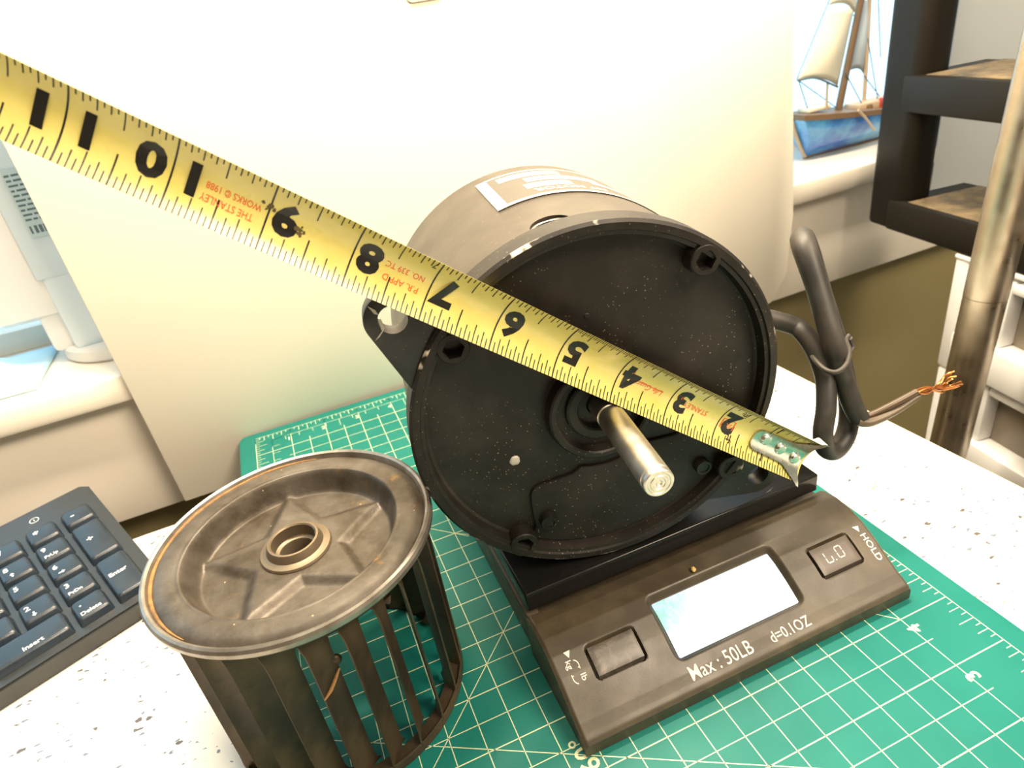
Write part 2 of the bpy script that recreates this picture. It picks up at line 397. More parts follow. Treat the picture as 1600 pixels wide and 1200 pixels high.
wbox('window_frame', -1.55, -1.52, .12, .15, .0875, 1.12, M['trim'], wn, .001)
wbox('window_frame', .63, .66, .12, .15, .0875, 1.12, M['trim'], wn, .001)
wbox('window_pane', -1.52, .63, .133, .136, .0875, 1.12, M['glass'], wn)

# counter
ct = thing('counter', 'white speckled laminate counter top under the green cutting mat', 'counter', (-.3, .1, FL))
cpoly = [(-.75, .232), (-.3257, .2576), (.1085, .266), (.1060, .20), (.1125, .07), (.1160, .0), (.128, -.25), (-.75, -.33)]
ZC = -.0022
prism('worktop', cpoly, ZC - .030, ZC, M['counter'], ct, .0008, f=lambda x, y, h: wm(ct).inverted() @ Vector((x, y, h)))
eb = []
e0 = [(.1085, .266), (.1060, .20), (.1125, .07), (.1160, .0), (.128, -.25)]
prism('edge_band', e0 + [(x + .0025, y) for x, y in e0[::-1]], ZC - .032, ZC + .0004, M['counter_edge'], ct, 0, f=lambda x, y, h: wm(ct).inverted() @ Vector((x, y, h)))
for x, y in ((-.70, .18), (.06, .20), (-.70, -.27), (.07, -.20)):
    box('leg', x - .02, x + .02, y - .02, y + .02, FL, ZC - .03, M['counter_edge'], ct)

# white board standing on the ledger in front of the sill
bpoly = [(-.3175, -.0372), (.2295, -.0372), (.2470, -.012), (.2512, .045), (.2385, .22), (.215, .62), (-.325, .62)]
wb = thing('white_board', 'large plain white board standing upright behind the motor against the sill', 'board', wp(0, 0, -.0372))
bi = wm(wb).inverted()
prism('board_sheet', bpoly, 0, .0055, M['board'], wb, .0006, f=lambda x, y, h: bi @ Vector(wp(x, h, y)))
# small raised tan frame at the board's top edge
fo = Flat(); c0 = wray(635, 3, 0); c1 = wray(692, -4, 0)
x0, x1, zb = c0[0], c1[0], c0[2] - .0008
V = []; F = []
def rr(x0, x1, z0, z1, r, n=6):
    out = []
    for cx, cz, a0 in ((x1 - r, z0 + r, -90), (x1 - r, z1 - r, 0), (x0 + r, z1 - r, 90), (x0 + r, z0 + r, 180)):
        for k in range(n + 1):
            a = math.radians(a0 + 90 * k / n); out.append((cx + r * math.cos(a), cz + r * math.sin(a)))
    return out
o1 = rr(x0, x1, zb, zb + .045, .004); i1 = rr(x0 + .0022, x1 - .0022, zb + .0022, zb + .0428, .003); n = len(o1)
for ring, d in ((o1, 0), (o1, -.0012), (i1, -.0012), (i1, 0)): V += [wp(x, d, z) for x, z in ring]
for r_ in range(3):
    for k in range(n): F.append((r_ * n + k, r_ * n + (k + 1) % n, (r_ + 1) * n + (k + 1) % n, (r_ + 1) * n + k))
mk('raised_frame', V, F, mat('tan_frame_plastic', (.50, .42, .33), .5), wb)

# ------------------------------------------------------------------ cutting mat
U = .0127
cm = thing('cutting_mat', 'green gridded cutting mat under the black scale and bladed wheel', 'cutting mat', (-.12, .11, -.002))
def rpoly(x0, x1, y0, y1, r, n=6): return rr(x0, x1, y0, y1, r, n)
ci = wm(cm).inverted()
prism('mat_sheet', rpoly(-20.9 * U, 2.8 * U, -8.6 * U, 26.65 * U, .006), -.002, 0, M['mat'], cm, .0003, f=lambda x, y, h: ci @ Vector((x, y, h)))
g = Flat(); LW = .00036
X = lambda b: -b * U
Y = lambda a: -a * U
def gl(a0, b0, a1, b1, w=LW): g.line((X(b0), Y(a0)), (X(b1), Y(a1)), w)
gl(8, -2, -26, -2); gl(8, 20, -26, 20); gl(-26, -2, -26, 20); gl(8, -2, 8, 20)
for b in range(0, 19):
    if b % 2 == 0: gl(8, b, -26, b)
    else: gl(7, b, -24.4, b)
for a in range(-24, 8):
    if a % 2 == 0: gl(a, -2, a, 20, LW * 1.25)
    else: gl(a, -.25, a, 18.25)
for i in range(0, 34 * 4 + 1):
    a = 8 - i * .25
    L = 1.0 if i % 4 == 0 else (.45 if i % 2 == 0 else .22)
    L = .62 if (i % 4 == 0 and i % 8) else L
    if i % 8: gl(a, -2, a, -2 + L); gl(a, 20, a, 20 - L)
for i in range(0, 22 * 4 + 1):
    b = -2 + i * .25; L = .62 if i % 4 == 0 else (.45 if i % 2 == 0 else .22)
    gl(-26, b, -26 + L, b); gl(8, b, 8 - L, b)
gl(-25.3, 19.1, -25.3, 0, LW * .8); gl(-25.3, 19.1, 7, 19.1, LW * .8)
cmu = 10 / 12.7
for i in range(0, 42):
    gl(-25.3 + i * cmu, 19.1, -25.3 + i * cmu, 18.7 if i % 5 else 18.2, LW * .8)
for i in range(0, 23): gl(-25.3, 19.1 - i * cmu, -24.9 if i % 5 else -24.5, 19.1 - i * cmu, LW * .8)
gl(-13.3, 4.7, -.2, 17.8)                        # 45 degree line
gl(-5.6, 20, 5.45, 1.0)                          # 60 degree line
gl(0, 0, -9.2, 8.6); gl(-13.6, 13.6, -11.5, 11.5); gl(-12, 12, -11.4, 11.2)
g.build('printed_grid', lambda x, y: (x, y, .00006), M['mat_print'], cm)
for a in range(-24, 8, 2):
    n_ = 4 - a // 2
    q = Flat(); q.text(str(n_), X(-.30), Y(a + .62), .0078, PI / 2, .025, sx=1.0); q.build('printed_number', lambda x, y: (x, y, .00007), M['mat_print'], cm)
for k in range(1, 11):
    q = Flat(); q.text(str(k), X(20 - 2 * k + .25), Y(-24.7), .0062, 0, .02); q.build('printed_number', lambda x, y: (x, y, .00007), M['mat_print'], cm)
q = Flat(); q.text('60°', X(11.15), Y(-.08), .0105, PI / 2, .012); q.build('printed_number', lambda x, y: (x, y, .00007), M['mat_print'], cm)

# ------------------------------------------------------------------ scale
sc = thing('postal_scale', 'flat black electronic scale with a bright display under the motor', 'scale', (-.068, .10, 0))
si = wm(sc).inverted()
XL, XR = -.1452, .0118
PYl = [.0062, .0075, .009, .013, .0195, .027, .0345, .042, .050, .056, .0585]
PZl = [.0065, .0080, .0090, .0108, .0150, .0198, .0238, .0262, .0268, .0258, .0245]
def pz(y): return float(np.interp(y, PYl, PZl))
def sdf(x, y, x0, x1, y0, y1, r):
    qx = abs(x - (x0 + x1) / 2) - (x1 - x0) / 2 + r; qy = abs(y - (y0 + y1) / 2) - (y1 - y0) / 2 + r
    return math.hypot(max(qx, 0), max(qy, 0)) + min(max(qx, qy), 0) - r
def sst(e0, e1, v): u = min(1, max(0, (v - e0) / (e1 - e0))); return u * u * (3 - 2 * u)
LCD = (-.0957, -.0368, .0190, .0394)
BL = (-.1299, -.1087, .0226, .0330); BR = (-.0214, -.0002, .0214, .0322)
step = .00045
xs = np.arange(XL, XR + 1e-9, step); xs[-1] = XR
ys = np.arange(PYl[0], PYl[-1] + 1e-9, step)
V = []; F = []
for y in ys:
    zb = pz(y)
    for x in xs:
        z = zb
        if LCD[0] - .01 < x < LCD[1] + .01 and y > .012: 
            d = sdf(x, y, LCD[0], LCD[1], LCD[2], LCD[3], .0012); z -= .0030 * (1 - sst(-.0003, .0026, d))
        for B in (BL, BR):
            if B[0] - .003 < x < B[1] + .003 and B[2] - .003 < y < B[3] + .003:
                d = sdf(x, y, *B, .0015); z -= .0032 * (1 - sst(.0002, .0009, d))
        ex = min(x - XL, XR - x); z -= .0012 * (1 - sst(0, .0014, ex))
        V.append((x, y, z))
nx, ny = len(xs), len(ys)
for j in range(ny - 1):
    for i in range(nx - 1): F.append((j * nx + i, j * nx + i + 1, (j + 1) * nx + i + 1, (j + 1) * nx + i))
# side walls of the panel down to the base
def skirt(idx, z0):
    base = len(V)
    for i in idx: V.append((V[i][0], V[i][1], z0))
    for k in range(len(idx) - 1): F.append((idx[k], base + k, base + k + 1, idx[k + 1]))
skirt([i for i in range(nx)], .0008)
skirt([j * nx for j in range(ny)][::-1], .0008)
skirt([j * nx + nx - 1 for j in range(ny)], .0008)
skirt([(ny - 1) * nx + i for i in range(nx)][::-1], .0008)
sharp(mk('display_panel', V, F, M['scale'], sc), 40)
box('base', XL + .001, XR - .001, .055, .215, .0008, .0215, M['scale'], sc, .002)
box('side_rail', XL + .0002, XL + .006, .056, .214, .0205, .0262, M['scale'], sc, .001)
PX0, PX1, PY0, PY1, PZ0, PZ1 = -.1440, .0063, .0563, .2130, .0278, .0376
box('platform', PX0, PX1, PY0, PY1, PZ0, PZ1, M['platform'], sc, .0011, 3)
box('platform_post', -.10, -.03, .10, .17, .021, .028, M['gap'], sc)
for x in (XL + .014, XR - .014):
    for y in (.02, .20): lathe('foot', [(.0, 0.0), (.006, 0.0), (.006, .0009), (0, .0009)], M['gap'], sc, 24, off=tuple(si @ Vector((x, y, 0))))
def onp(x, y, lift=.00008): return (x, y, pz(y) + lift)
def psheet(name, x0, x1, y0, y1, dz, mt, th, r=.0012, n=10, dome=0):
    V = []; F = []; nxx = 16; nyy = 8
    for j in range(nyy + 1):
        for i in range(nxx + 1):
            x = x0 + (x1 - x0) * i / nxx; y = y0 + (y1 - y0) * j / nyy
            dd = sdf(x, y, x0, x1, y0, y1, r); u = min(1, -min(dd, 0) / .0012)
            V.append((x, y, pz(y) + dz - dome * (1 - u) ** 2))
    for j in range(nyy):
        for i in range(nxx): a = j * (nxx + 1) + i; F.append((a, a + 1, a + nxx + 2, a + nxx + 1))
    per = list(range(nxx + 1)) + [j * (nxx + 1) + nxx for j in range(1, nyy + 1)] + [nyy * (nxx + 1) + i for i in range(nxx - 1, -1, -1)] + [j * (nxx + 1) for j in range(nyy - 1, 0, -1)]
    b = len(V)
    for i in per: V.append((V[i][0], V[i][1], V[i][2] - th))
    k = len(per)
    for q in range(k): F.append((per[q], b + q, b + (q + 1) % k, per[(q + 1) % k]))
    return sharp(mk(name, V, F, mt, sc), 45)
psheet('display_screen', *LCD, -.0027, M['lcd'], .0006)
bl = psheet('button', BL[0] + .0005, BL[1] - .0005, BL[2] + .0004, BL[3] - .0004, .0005, M['button'], .0028, .0013, dome=.0003); bl['label'] = 'pale worn left button'
b2 = psheet('button', BR[0] + .0005, BR[1] - .0005, BR[2] + .0004, BR[3] - .0004, .0005, M['button2'], .0028, .0013, dome=.0003)
q = Flat(); q.text('Max : 50LB', -.0962, .0096, .0070, math.radians(-.4), .002, sx=.93); q.text('d=0.1OZ', -.0580, .0094, .0056, 0, .002, sx=.93)
q.build('printed_text', onp, M['white_print'], sc)
q = Flat(); q.add([(-.1388, .0345), (-.1360, .0346), (-.1374, .0322)], [(0, 2, 1)])
q.text('kg', -.1396, .0317, .0034, -PI / 2, .008); q.text('lb', -.1360, .0262, .0034, -PI / 2, .008)
def arc(cx, cy, r, a0, a1):
    A_ = np.radians(np.linspace(a0, a1, 9))
    for p_, q_ in zip(A_, A_[1:]): q.line((cx + r * math.cos(p_), cy + r * math.sin(p_)), (cx + r * math.cos(q_), cy + r * math.sin(q_)), .00036)
    e_ = (cx + r * math.cos(A_[-1]), cy + r * math.sin(A_[-1])); tx, ty = -math.sin(A_[-1]), math.cos(A_[-1])
    q.add([(e_[0] + .0009 * tx, e_[1] + .0009 * ty), (e_[0] + .0006 * math.cos(A_[-1]), e_[1] + .0006 * math.sin(A_[-1])), (e_[0] - .0006 * math.cos(A_[-1]), e_[1] - .0006 * math.sin(A_[-1]))], [(0, 1, 2)])
arc(-.1372, .0256, .0021, 250, 150); arc(-.1368, .0292, .0019, 75, -40)
q.build('printed_symbol', onp, M['white_print'], sc)
q = Flat(); q.add([(.0047, .0334), (.0076, .0330), (.0064, .0308)], [(0, 2, 1)]); q.text('HOLD', .0056, .0298, .0042, -PI / 2 + .02, .008, sx=.95)
q.build('printed_text', onp, M['white_print'], sc)
q = Flat()                                       # worn 0.0 mark on the right button
def seg(x, y, s_, segs):
    P = {'t': ((0, 2), (1, 2)), 'b': ((0, 0), (1, 0)), 'l': ((0, 0), (0, 1)), 'L': ((0, 1), (0, 2)), 'r': ((1, 0), (1, 1)), 'R': ((1, 1), (1, 2))}
    for k in segs:
        a, b = P[k]; a = np.array(a); b = np.array(b); mid = (a + b) / 2; a = mid + (a - mid) * .78; b = mid + (b - mid) * .78
        q.line((x + a[0] * s_ * .0030, y + a[1] * s_ * .0021), (x + b[0] * s_ * .0030, y + b[1] * s_ * .0021), .00042)
seg(-.0160, .0248, 1, 'lLbr'); seg(-.0098, .0250, 1, 'tblLrR'); q.rect(-.0120, .0247, -.0115, .0251)
bi2 = wm(sc).inverted()
q.build('worn_mark', lambda x, y: bi2 @ Vector((x, y, pz(y) + .00062)), M['white_print'], b2, world=False)
def crumb(x, y, z, r, label):
    bm = bmesh.new(); bmesh.ops.create_icosphere(bm, subdivisions=2, radius=r)
    for v in bm.verts: v.co *= 1 + .25 * (random.random() - .5); v.co.x *= .8; v.co.z *= .7
    zmin = min(v.co.z for v in bm.verts)
    for v in bm.verts: v.co.z -= zmin
    o = from_bm('crumb', bm, M['crumb'], None, True); o.location = (x, y, z); tag(o, label, 'crumb')
crumb(-.0719, .0436, .0264, .0014, 'tiny tan crumb on the scale just above the bright display')
crumb(-.0935, -.0281, .00007, .0014, 'tiny tan crumb on the green mat before the scale')

# ------------------------------------------------------------------ motor (local: x right, y away along the shaft, z up)
MC = (-.10020857, .05770234, .1105956)
mo = thing('electric_motor', 'round black electric motor with a bare steel shaft resting on the scale', 'motor', MC, (math.radians(1), 0, math.radians(-8)))
MM = wm(mo)
def bool_cut(o, cutters):
    for c in cutters:
        md = o.modifiers.new('cut', 'BOOLEAN'); md.operation = 'DIFFERENCE'; md.object = c; md.solver = 'EXACT'
    dg = bpy.context.evaluated_depsgraph_get(); dg.update()
    me = bpy.data.meshes.new_from_object(o.evaluated_get(dg)); o.modifiers.clear(); old = o.data; o.data = me; me.name = old.name
    if not me.materials: me.materials.append(old.materials[0])
    for c in cutters: bpy.data.objects.remove(c)
    me.polygons.foreach_set('use_smooth', [True] * len(me.polygons)); me.set_sharp_from_angle(angle=math.radians(30))
def cyl(p0, p1, r, seg=48, parent=None):
    p0, p1 = Vector(p0), Vector(p1); bm = bmesh.new()
    bmesh.ops.create_cone(bm, cap_ends=True, segments=seg, radius1=r, radius2=r, depth=(p1 - p0).length)
    q = (p1 - p0).to_track_quat('Z', 'Y').to_matrix().to_4x4(); q.translation = (p0 + p1) / 2
    bmesh.ops.transform(bm, matrix=q, verts=bm.verts); return from_bm('cutter', bm, None, parent)
HR = .0705
ho = lathe('housing', [(.0, .010), (.064, .010), (HR - .0005, .010), (HR, .0105), (HR, .109), (HR - .0012, .1125), (HR - .005, .1145), (.02, .1165), (0, .1165)], M['housing'], mo, 144, 'Y')
ha = math.radians(96.3); hc = Vector((math.cos(ha), 0, math.sin(ha)))
hp = Vector((0, .0172, 0)) + hc * HR
bool_cut(ho, [cyl(hp - hc * .014, hp + hc * .01, .0072, 64, mo)])
# threaded sleeve in the conduit hole
sl = []
for k in range(8): sl += [(.0070, -.0098 + k * .0011), (.0063, -.0098 + k * .0011 + .00055)]
sl += [(.0071, -.0012), (.0071, -.0118), (.0, -.0118)]
so = lathe('threaded_hole', [(r, h) for r, h in sl], M['thread'], mo, 48, 'Z')
q4 = hc.to_track_quat('Z', 'Y').to_matrix().to_4x4(); q4.translation = hp; so.data.transform(q4)
MR = .0726
bell = lathe('end_bell', [(HR - .003, .012), (MR - .0004, .012), (MR, .0115), (MR, .0012), (MR - .0011, 0), (.0690, 0), (.0686, .0010), (.0672, .0012), (.0665, .0055), (.0655, .0062),
      (.0222, .0062), (.0216, .0055), (.0211, .0006), (.0204, 0), (.0186, 0), (.0180, .0006), (.0175, .0045), (.0140, .0045), (.0137, .0028), (.0128, .0022), (.0098, .0022), (.0092, .0030), (.0090, .0062), (.0048, .0062)], M['bell'], mo, 180, 'Y', autos=25)
# mounting flange with two ears
EA = math.radians(141.3); EB = math.radians(-38.7); ER = .0866; er = .0096
def hull(pts):
    pts = sorted(set(pts)); 
    def half(P):
        h = []
        for p in P:
            while len(h) > 1 and (h[-1][0] - h[-2][0]) * (p[1] - h[-2][1]) - (h[-1][1] - h[-2][1]) * (p[0] - h[-2][0]) <= 0: h.pop()
            h.append(p)
        return h
    a = half(pts); b = half(pts[::-1]); return a[:-1] + b[:-1]
fp = []
def ear(ang):
    c = (ER * math.cos(ang), ER * math.sin(ang))
    pts = [(c[0] + er * math.cos(k * PI / 24), c[1] + er * math.sin(k * PI / 24)) for k in range(48)]
    pts += [(.0715 * math.cos(ang + d), .0715 * math.sin(ang + d)) for d in np.radians(np.linspace(-17.5, 17.5, 15))]
    return [(x, y) for x, y in hull(pts)], c
for ang in (EA, EB):
    hpoly, c = ear(ang)
    # inner end follows the bell: add inner chord
    o = prism('mounting_ear', hpoly, .0022, .0094, M['flange'], mo, .0006, f=lambda x, y, h: (x, h, y))
    bool_cut(o, [cyl((c[0], -.01, c[1]), (c[0], .03, c[1]), .0049, 48, mo)])
# white chips on the left ear
for pts in ([(-.0742, .0606), (-.0722, .0588), (-.0716, .0570), (-.0728, .0576), (-.0735, .0592)], [(-.0712, .0556), (-.0706, .0520), (-.0730, .0495), (-.0748, .0484), (-.0718, .0512), (-.0722, .0552)],
            [(.0719, -.0652), (.0744, -.0636), (.0750, -.0629), (.0737, -.0645)]):
    prism('paint_chip', pts, .0020, .00215, M['chip'], mo, 0, f=lambda x, y, h: (x, h, y))
# screw bosses with hex sockets
def boss(name, x, z, y0, y1, R, r, parent=mo):
    V = []; F = []; n = 24
    def hexpt(a):
        k = a % (PI / 3) - PI / 6; return r * math.cos(PI / 6) / math.cos(k)
    rings = [(R * 1.06, y1), (R, y0 + .0004), (R - .0004, y0), ('h', y0), ('h', y0 + .004), (0.0001, y0 + .004)]
    for rad, yy in rings:
        for k in range(n):
            a = 2 * PI * k / n; q_ = hexpt(a) if rad == 'h' else rad
            V.append((x + q_ * math.cos(a), yy, z + q_ * math.sin(a)))
    for i in range(len(rings) - 1):
        for k in range(n): F.append((i * n + k, i * n + (k + 1) % n, (i + 1) * n + (k + 1) % n, (i + 1) * n + k))
    o = mk(name, V, F, M['bell'], parent, world=False); recalc(o); sharp(o, 35); return o
for ang, rad in ((50.6, .0655), (141.6, .0643), (-125.5, .0665), (-39.4, .0690)):
    a = math.radians(ang); boss('screw_boss', rad * math.cos(a), rad * math.sin(a), -.0002, .0062, .0058, .0039)
# cover plate on the lower face
cp = []
for k in range(0, 60):
    a = math.radians(-122 + k * (122 - 22) / 59); cp.append((.0648 * math.cos(a), .0648 * math.sin(a)))
cp += [(.040, -.0218), (.030, -.0232)]
for k in range(5, -1, -1):                       # round the hub
    a = math.radians(-112 + k * 12); cp.append((.0262 * math.cos(a), .0262 * math.sin(a) - .002))
cp += [(-.0136, -.0288), (-.0262, -.0300)]
for k in range(6):
    a = math.radians(95 + k * 16); cp.append((-.0270 + .0050 * math.cos(a), -.0350 + .0050 * math.sin(a)))
cp += [(-.0322, -.0420), (-.0318, -.0500)]
prism('cover_plate', cp, .0046, .0062, M['bell'], mo, .0005, f=lambda x, y, h: (x, h, y))
for x, z in ((-.0268, -.0474), (.0416, -.0412)):
    lathe('cover_bolt', [(0, .0018), (.0024, .0018), (.0025, .0012), (.0032, .0012), (.0034, .0018), (.0036, .0048)], M['bolt'], mo, 6 * 4, 'Y', off=(x, 0, z))
# casting mark and pit on the face
bm = bmesh.new(); bmesh.ops.create_icosphere(bm, subdivisions=2, radius=.0018)
for v in bm.verts: v.co = Vector((v.co.x * (1 + .4 * random.random()) - .0356, v.co.y * .18 + .0061, v.co.z * (1 + .5 * random.random()) - .0160))
from_bm('bare_spot', bm, M['chip'], mo, True)
lathe('pin_hole', [(0, .0059), (.0008, .0059), (.0011, .0061)], M['hole'], mo, 16, 'Y', off=(-.0012, 0, .0375))
# shaft
SX = .0012
lathe('shaft', [(0, .012), (.0053, .012), (.0053, -.0040), (.0049, -.0043), (.0049, -.0060), (.0053, -.0063), (.0053, -.0435), (.0050, -.0440), (.0050, -.0446), (.0053, -.0449), (.0052, -.0462), (.0049, -.0466),
      (.0040, -.0466), (.0038, -.0464), (.0031, -.0464), (.0029, -.0467), (.0022, -.0467), (.0020, -.0464), (.0012, -.0464), (.0008, -.0460), (0, -.0460)], M['shaft'], mo, 64, 'Y', off=(SX, 0, 0), autos=22)
# nameplate on the crown
np0, np1 = .0505, .0975; A0, A1 = 105.5, 44
def onh(a, y, lift=.0004): a = math.radians(a); return ((HR + lift) * math.cos(a), y, (HR + lift) * math.sin(a))
V = []; F = []; N_ = 40
for k in range(N_ + 1):
    a = A0 + (A1 - A0) * k / N_
    for y, li in ((np0, 0), (np0, .0004), (np1, .0004), (np1, 0)): V.append(onh(a, y, li))
for k in range(N_):
    for j in range(3): F.append((k * 4 + j, k * 4 + j + 1, k * 4 + j + 5, k * 4 + j + 4))
F += [(0, 1, 2, 3), tuple(N_ * 4 + j for j in (3, 2, 1, 0))]
pl = recalc(mk('nameplate', V, F, M['plate'], mo, world=False)); sharp(pl, 40)
q = Flat()                                       # u: degrees, v: metres
def ab(u0, u1, v0, v1): q.rect(u0, v0, u1, v1, max(2, int(abs(u1 - u0) / 2)), axis=0)
Lp = np1 - np0
ab(A0, A1, np0, np0 + .0028); ab(A0, A1, np1 - .0018, np1); ab(A0, A0 - 3.8, np0, np1)
ab(98.5, 76, np0 + Lp * .74, np0 + Lp * .90); ab(90.5, 64, np0 + Lp * .52, np0 + Lp * .68); ab(92.5, 76.5, np0 + Lp * .29, np0 + Lp * .46); ab(68, 56, np0 + Lp * .40, np0 + Lp * .52)
v2, f2 = text2d('NT MOTOR', 1, .02)
w2 = max(x for x, y in v2)
q.add([(66 + x / w2 * 25, np0 + Lp * .24 - y * .0062) for x, y in v2], [tuple(reversed(f)) for f in f2])
q.build('printed_text', lambda u, v: onh(u, v, .00048), M['plate_light'], pl, world=False)
# power cord
MMi = MM.inverted()
def mp_(x, y, z): return np.array(MM @ Vector((x, y, z)))
cpath = [mp_(.060, .046, .000), mp_(.078, .045, .003), at_depth(1232, 506, .302), at_depth(1257, 522, .299), at_depth(1276, 552, .297), at_depth(1289, 590, .296), at_depth(1291, 635, .295), at_depth(1286, 675, .296), at_depth(1290, 700, .300), at_depth(1306, 703, .304), at_depth(1322, 678, .307), at_depth(1327, 640, .308), at_depth(1320, 590, .307),
         at_depth(1305, 530, .307), at_depth(1283, 460, .306), at_depth(1264, 400, .304), at_depth(1254, 374, .299), at_depth(1258, 390, .292), at_depth(1277, 450, .290), at_depth(1297, 520, .289), at_depth(1309, 560, .291), at_depth(1319, 595, .295), at_depth(1331, 630, .297), at_depth(1343, 655, .298)]
cord = tube('power_cord', cpath, [.0043] * 10 + [.0045] * 3 + [.0048] * 2 + [.0053] * 3 + [.0047] * 3 + [.0044] * 3, M['cord'], mo, 16, 8)
tube('wire_sleeve', [at_depth(1343, 652, .298), at_depth(1362, 648, .298), at_depth(1395, 632, .297), at_depth(1432, 612, .297)], [.0016, .0017, .0016, .0015], M['insul'], cord, 10, 6)
tube('wire_sleeve', [at_depth(1340, 658, .296), at_depth(1360, 660, .296), at_depth(1395, 645, .297), at_depth(1428, 624, .298), at_depth(1438, 618, .298)], [.0024, .0020, .0016, .0014, .0010], M['insul2'], cord, 10, 6)
ends = [(1486, 584), (1494, 588), (1491, 580), (1502, 596), (1499, 603), (1494, 606), (1482, 606), (1504, 600), (1480, 598), (1488, 592)]
for k, (ex, ey) in enumerate(ends):
    j = lambda s_: random.uniform(-s_, s_)
    tube('copper_strand', [at_depth(1430 + j(2), 614 + j(4), .297 + j(.001)), at_depth(1448 + j(2), 610 + j(5), .297 + j(.002)), at_depth(1466 + j(3), (ey + 612) / 2 + j(4), .297 + j(.003)), at_depth((1466 + ex) / 2, ey + j(3) + 4, .297 + j(.003)), at_depth(ex, ey, .297 + j(.004))], .00042, M['copper'], cord, 6, 5)
tube('twist_tie', [at_depth(1326, 524, .300), at_depth(1322, 532, .298), at_depth(1327, 548, .290), at_depth(1323, 568, .284), at_depth(1308, 581, .283), at_depth(1290, 578, .285), at_depth(1274, 563, .291), at_depth(1268, 552, .300), at_depth(1280, 545, .309), at_depth(1305, 543, .314), at_depth(1326, 546, .312), at_depth(1332, 540, .303), at_depth(1328, 528, .299)], .0011, M['tie'], cord, 8, 6)

# ------------------------------------------------------------------ tape measure
tp = thing('tape_measure', 'extended yellow steel tape measure lying across the motor face', 'tape measure', tuple(mp_(.06, -.002, -.03)))
TW = .0195; TD0 = -.0054; SAG = .0042; TSH = .0009
def tpos(t, w_, lift=0.0):
    """t inches along, w 0 (lower edge) .. 1 (upper edge); concave towards the viewer"""
    x = .08078 - .02013 * t + .01154 * w_ + TSH * .6; z = -.0580 + TSH + .01607 * t + .01577 * w_
    c_ = 4 * w_ * (1 - w_)
    # normal tilt across
    y = TD0 + SAG * c_ - lift
    return mp_(x, y, z)
V = []; F = []; NTi = 160; NW = 14; T0, T1 = .0, 15.5
for side in (0, 1):
    for i in range(NTi + 1):
        for j in range(NW + 1): V.append(tpos(T0 + (T1 - T0) * i / NTi, j / NW, -.00016 * side))
n1 = (NTi + 1) * (NW + 1)
for i in range(NTi):
    for j in range(NW):
        a = i * (NW + 1) + j; F.append((a, a + 1, a + NW + 2, a + NW + 1)); F.append((n1 + a, n1 + a + NW + 1, n1 + a + NW + 2, n1 + a + 1))
for i in range(NTi):
    for j in (0, NW):
        a = i * (NW + 1) + j; F.append((a, a + NW + 1, n1 + a + NW + 1, n1 + a))
for j in range(NW):
    for i in (0, NTi): a = i * (NW + 1) + j; F.append((a, a + 1, n1 + a + 1, n1 + a))
sharp(recalc(mk('tape_blade', V, F, M['tape'], tp)), 50)
q = Flat()
tl = lambda t, w0, w1, wd: q.rect(t - wd / 2, w0, t + wd / 2, w1, max(1, int(abs(w1 - w0) * 14)))
for i in range(1, int(T1 * 16) + 1):
    t_ = i / 16
    if i % 16 == 0: tl(t_, .0, 1.0, .020); continue
    L = .40 if i % 8 == 0 else .27 if i % 4 == 0 else .215 if i % 2 == 0 else .14
    tl(t_, .0, L, .018 if i % 8 == 0 else .0145)
    L = .27 if i % 8 == 0 else .165 if i % 4 == 0 else .13 if i % 2 == 0 else .08
    tl(t_, 1 - L, 1, .0145)
for i in range(1, 5 * 32):
    if i % 2: tl(i / 32, .925, 1, .0105)
def ttext(F_, s_, t0, w0, size, bold=0, align='LEFT', sx=1, shear=0):
    v, f = text2d(s_, size, bold, align, shear)
    F_.add([(t0 + x * sx / .0257, w0 - y / TW) for x, y in v], [tuple(reversed(k)) for k in f])
q.build('tick_mark', lambda t_, w_: tpos(t_, w_, .00009), M['ink'], tp)['kind'] = 'stuff'
TF = lambda t_, w_: tpos(t_, w_, .00009)
DS = .0120
def tprint(name, mt, *txts, rects=()):
    q = Flat()
    for tx in txts: ttext(q, *tx)
    for r_ in rects: q.rect(*r_)
    q.build(name, TF, mt, tp)
for n_ in range(2, 16):
    d = str(n_)
    if n_ < 10: tprint('inch_number', M['ink'], (d, n_ - .06, .745, DS, .05, 'RIGHT', 1.18))
    else: tprint('inch_number', M['ink'], (d[0], n_ - .08, .735, DS, .05, 'RIGHT', 1.12), (d[1], n_ + .07, .735, DS, .05, 'LEFT', 1.18))
for w_, sz in ((.925, .0042), (.25, .0042)): tprint('inch_number', M['ink'], ('1', .95, w_, sz, .03, 'RIGHT'))
tprint('printed_text', M['ink'], ('in', 1.62, .90, .0040, .01, 'LEFT'))
tprint('printed_text', M['ink'], ('ft', 1.63, .315, .0046, .01, 'LEFT'))
tprint('printed_text', M['ink'], ('7', 7.05, .955, .0030, .01, 'LEFT'))
tprint('red_lettering', M['red_ink'], ('STANLEY', 2.27, .56, .0030, .006, 'LEFT'), ('®', 2.80, .66, .0040, .006))
tprint('red_lettering', M['red_ink'], ('Life Guard', 3.18, .56, .0034, 0, 'LEFT', .95, .25), ('®', 3.78, .72, .0042, .006), rects=[(3.18, .53, 3.85, .545)])
tprint('red_lettering', M['red_ink'], ('30ft', 1.72, .52, .0028, .01, 'LEFT', .9), rects=[(1.68, .38, 1.70, .60), (1.93, .38, 1.95, .60), (1.68, .38, 1.95, .395), (1.68, .585, 1.95, .60)])
tprint('red_lettering', M['red_ink'], ("P.R. APP'D", 7.12, .42, .0028, .006, 'LEFT', .98), ('NO. 339 TC', 7.10, .63, .0027, .006, 'LEFT', .94))
tprint('red_lettering', M['red_ink'], ('THE STANLEY', 9.13, .40, .0029, .006, 'LEFT', .80), ('WORKS © 1988', 9.08, .58, .0028, .006, 'LEFT', .78))
q = Flat()
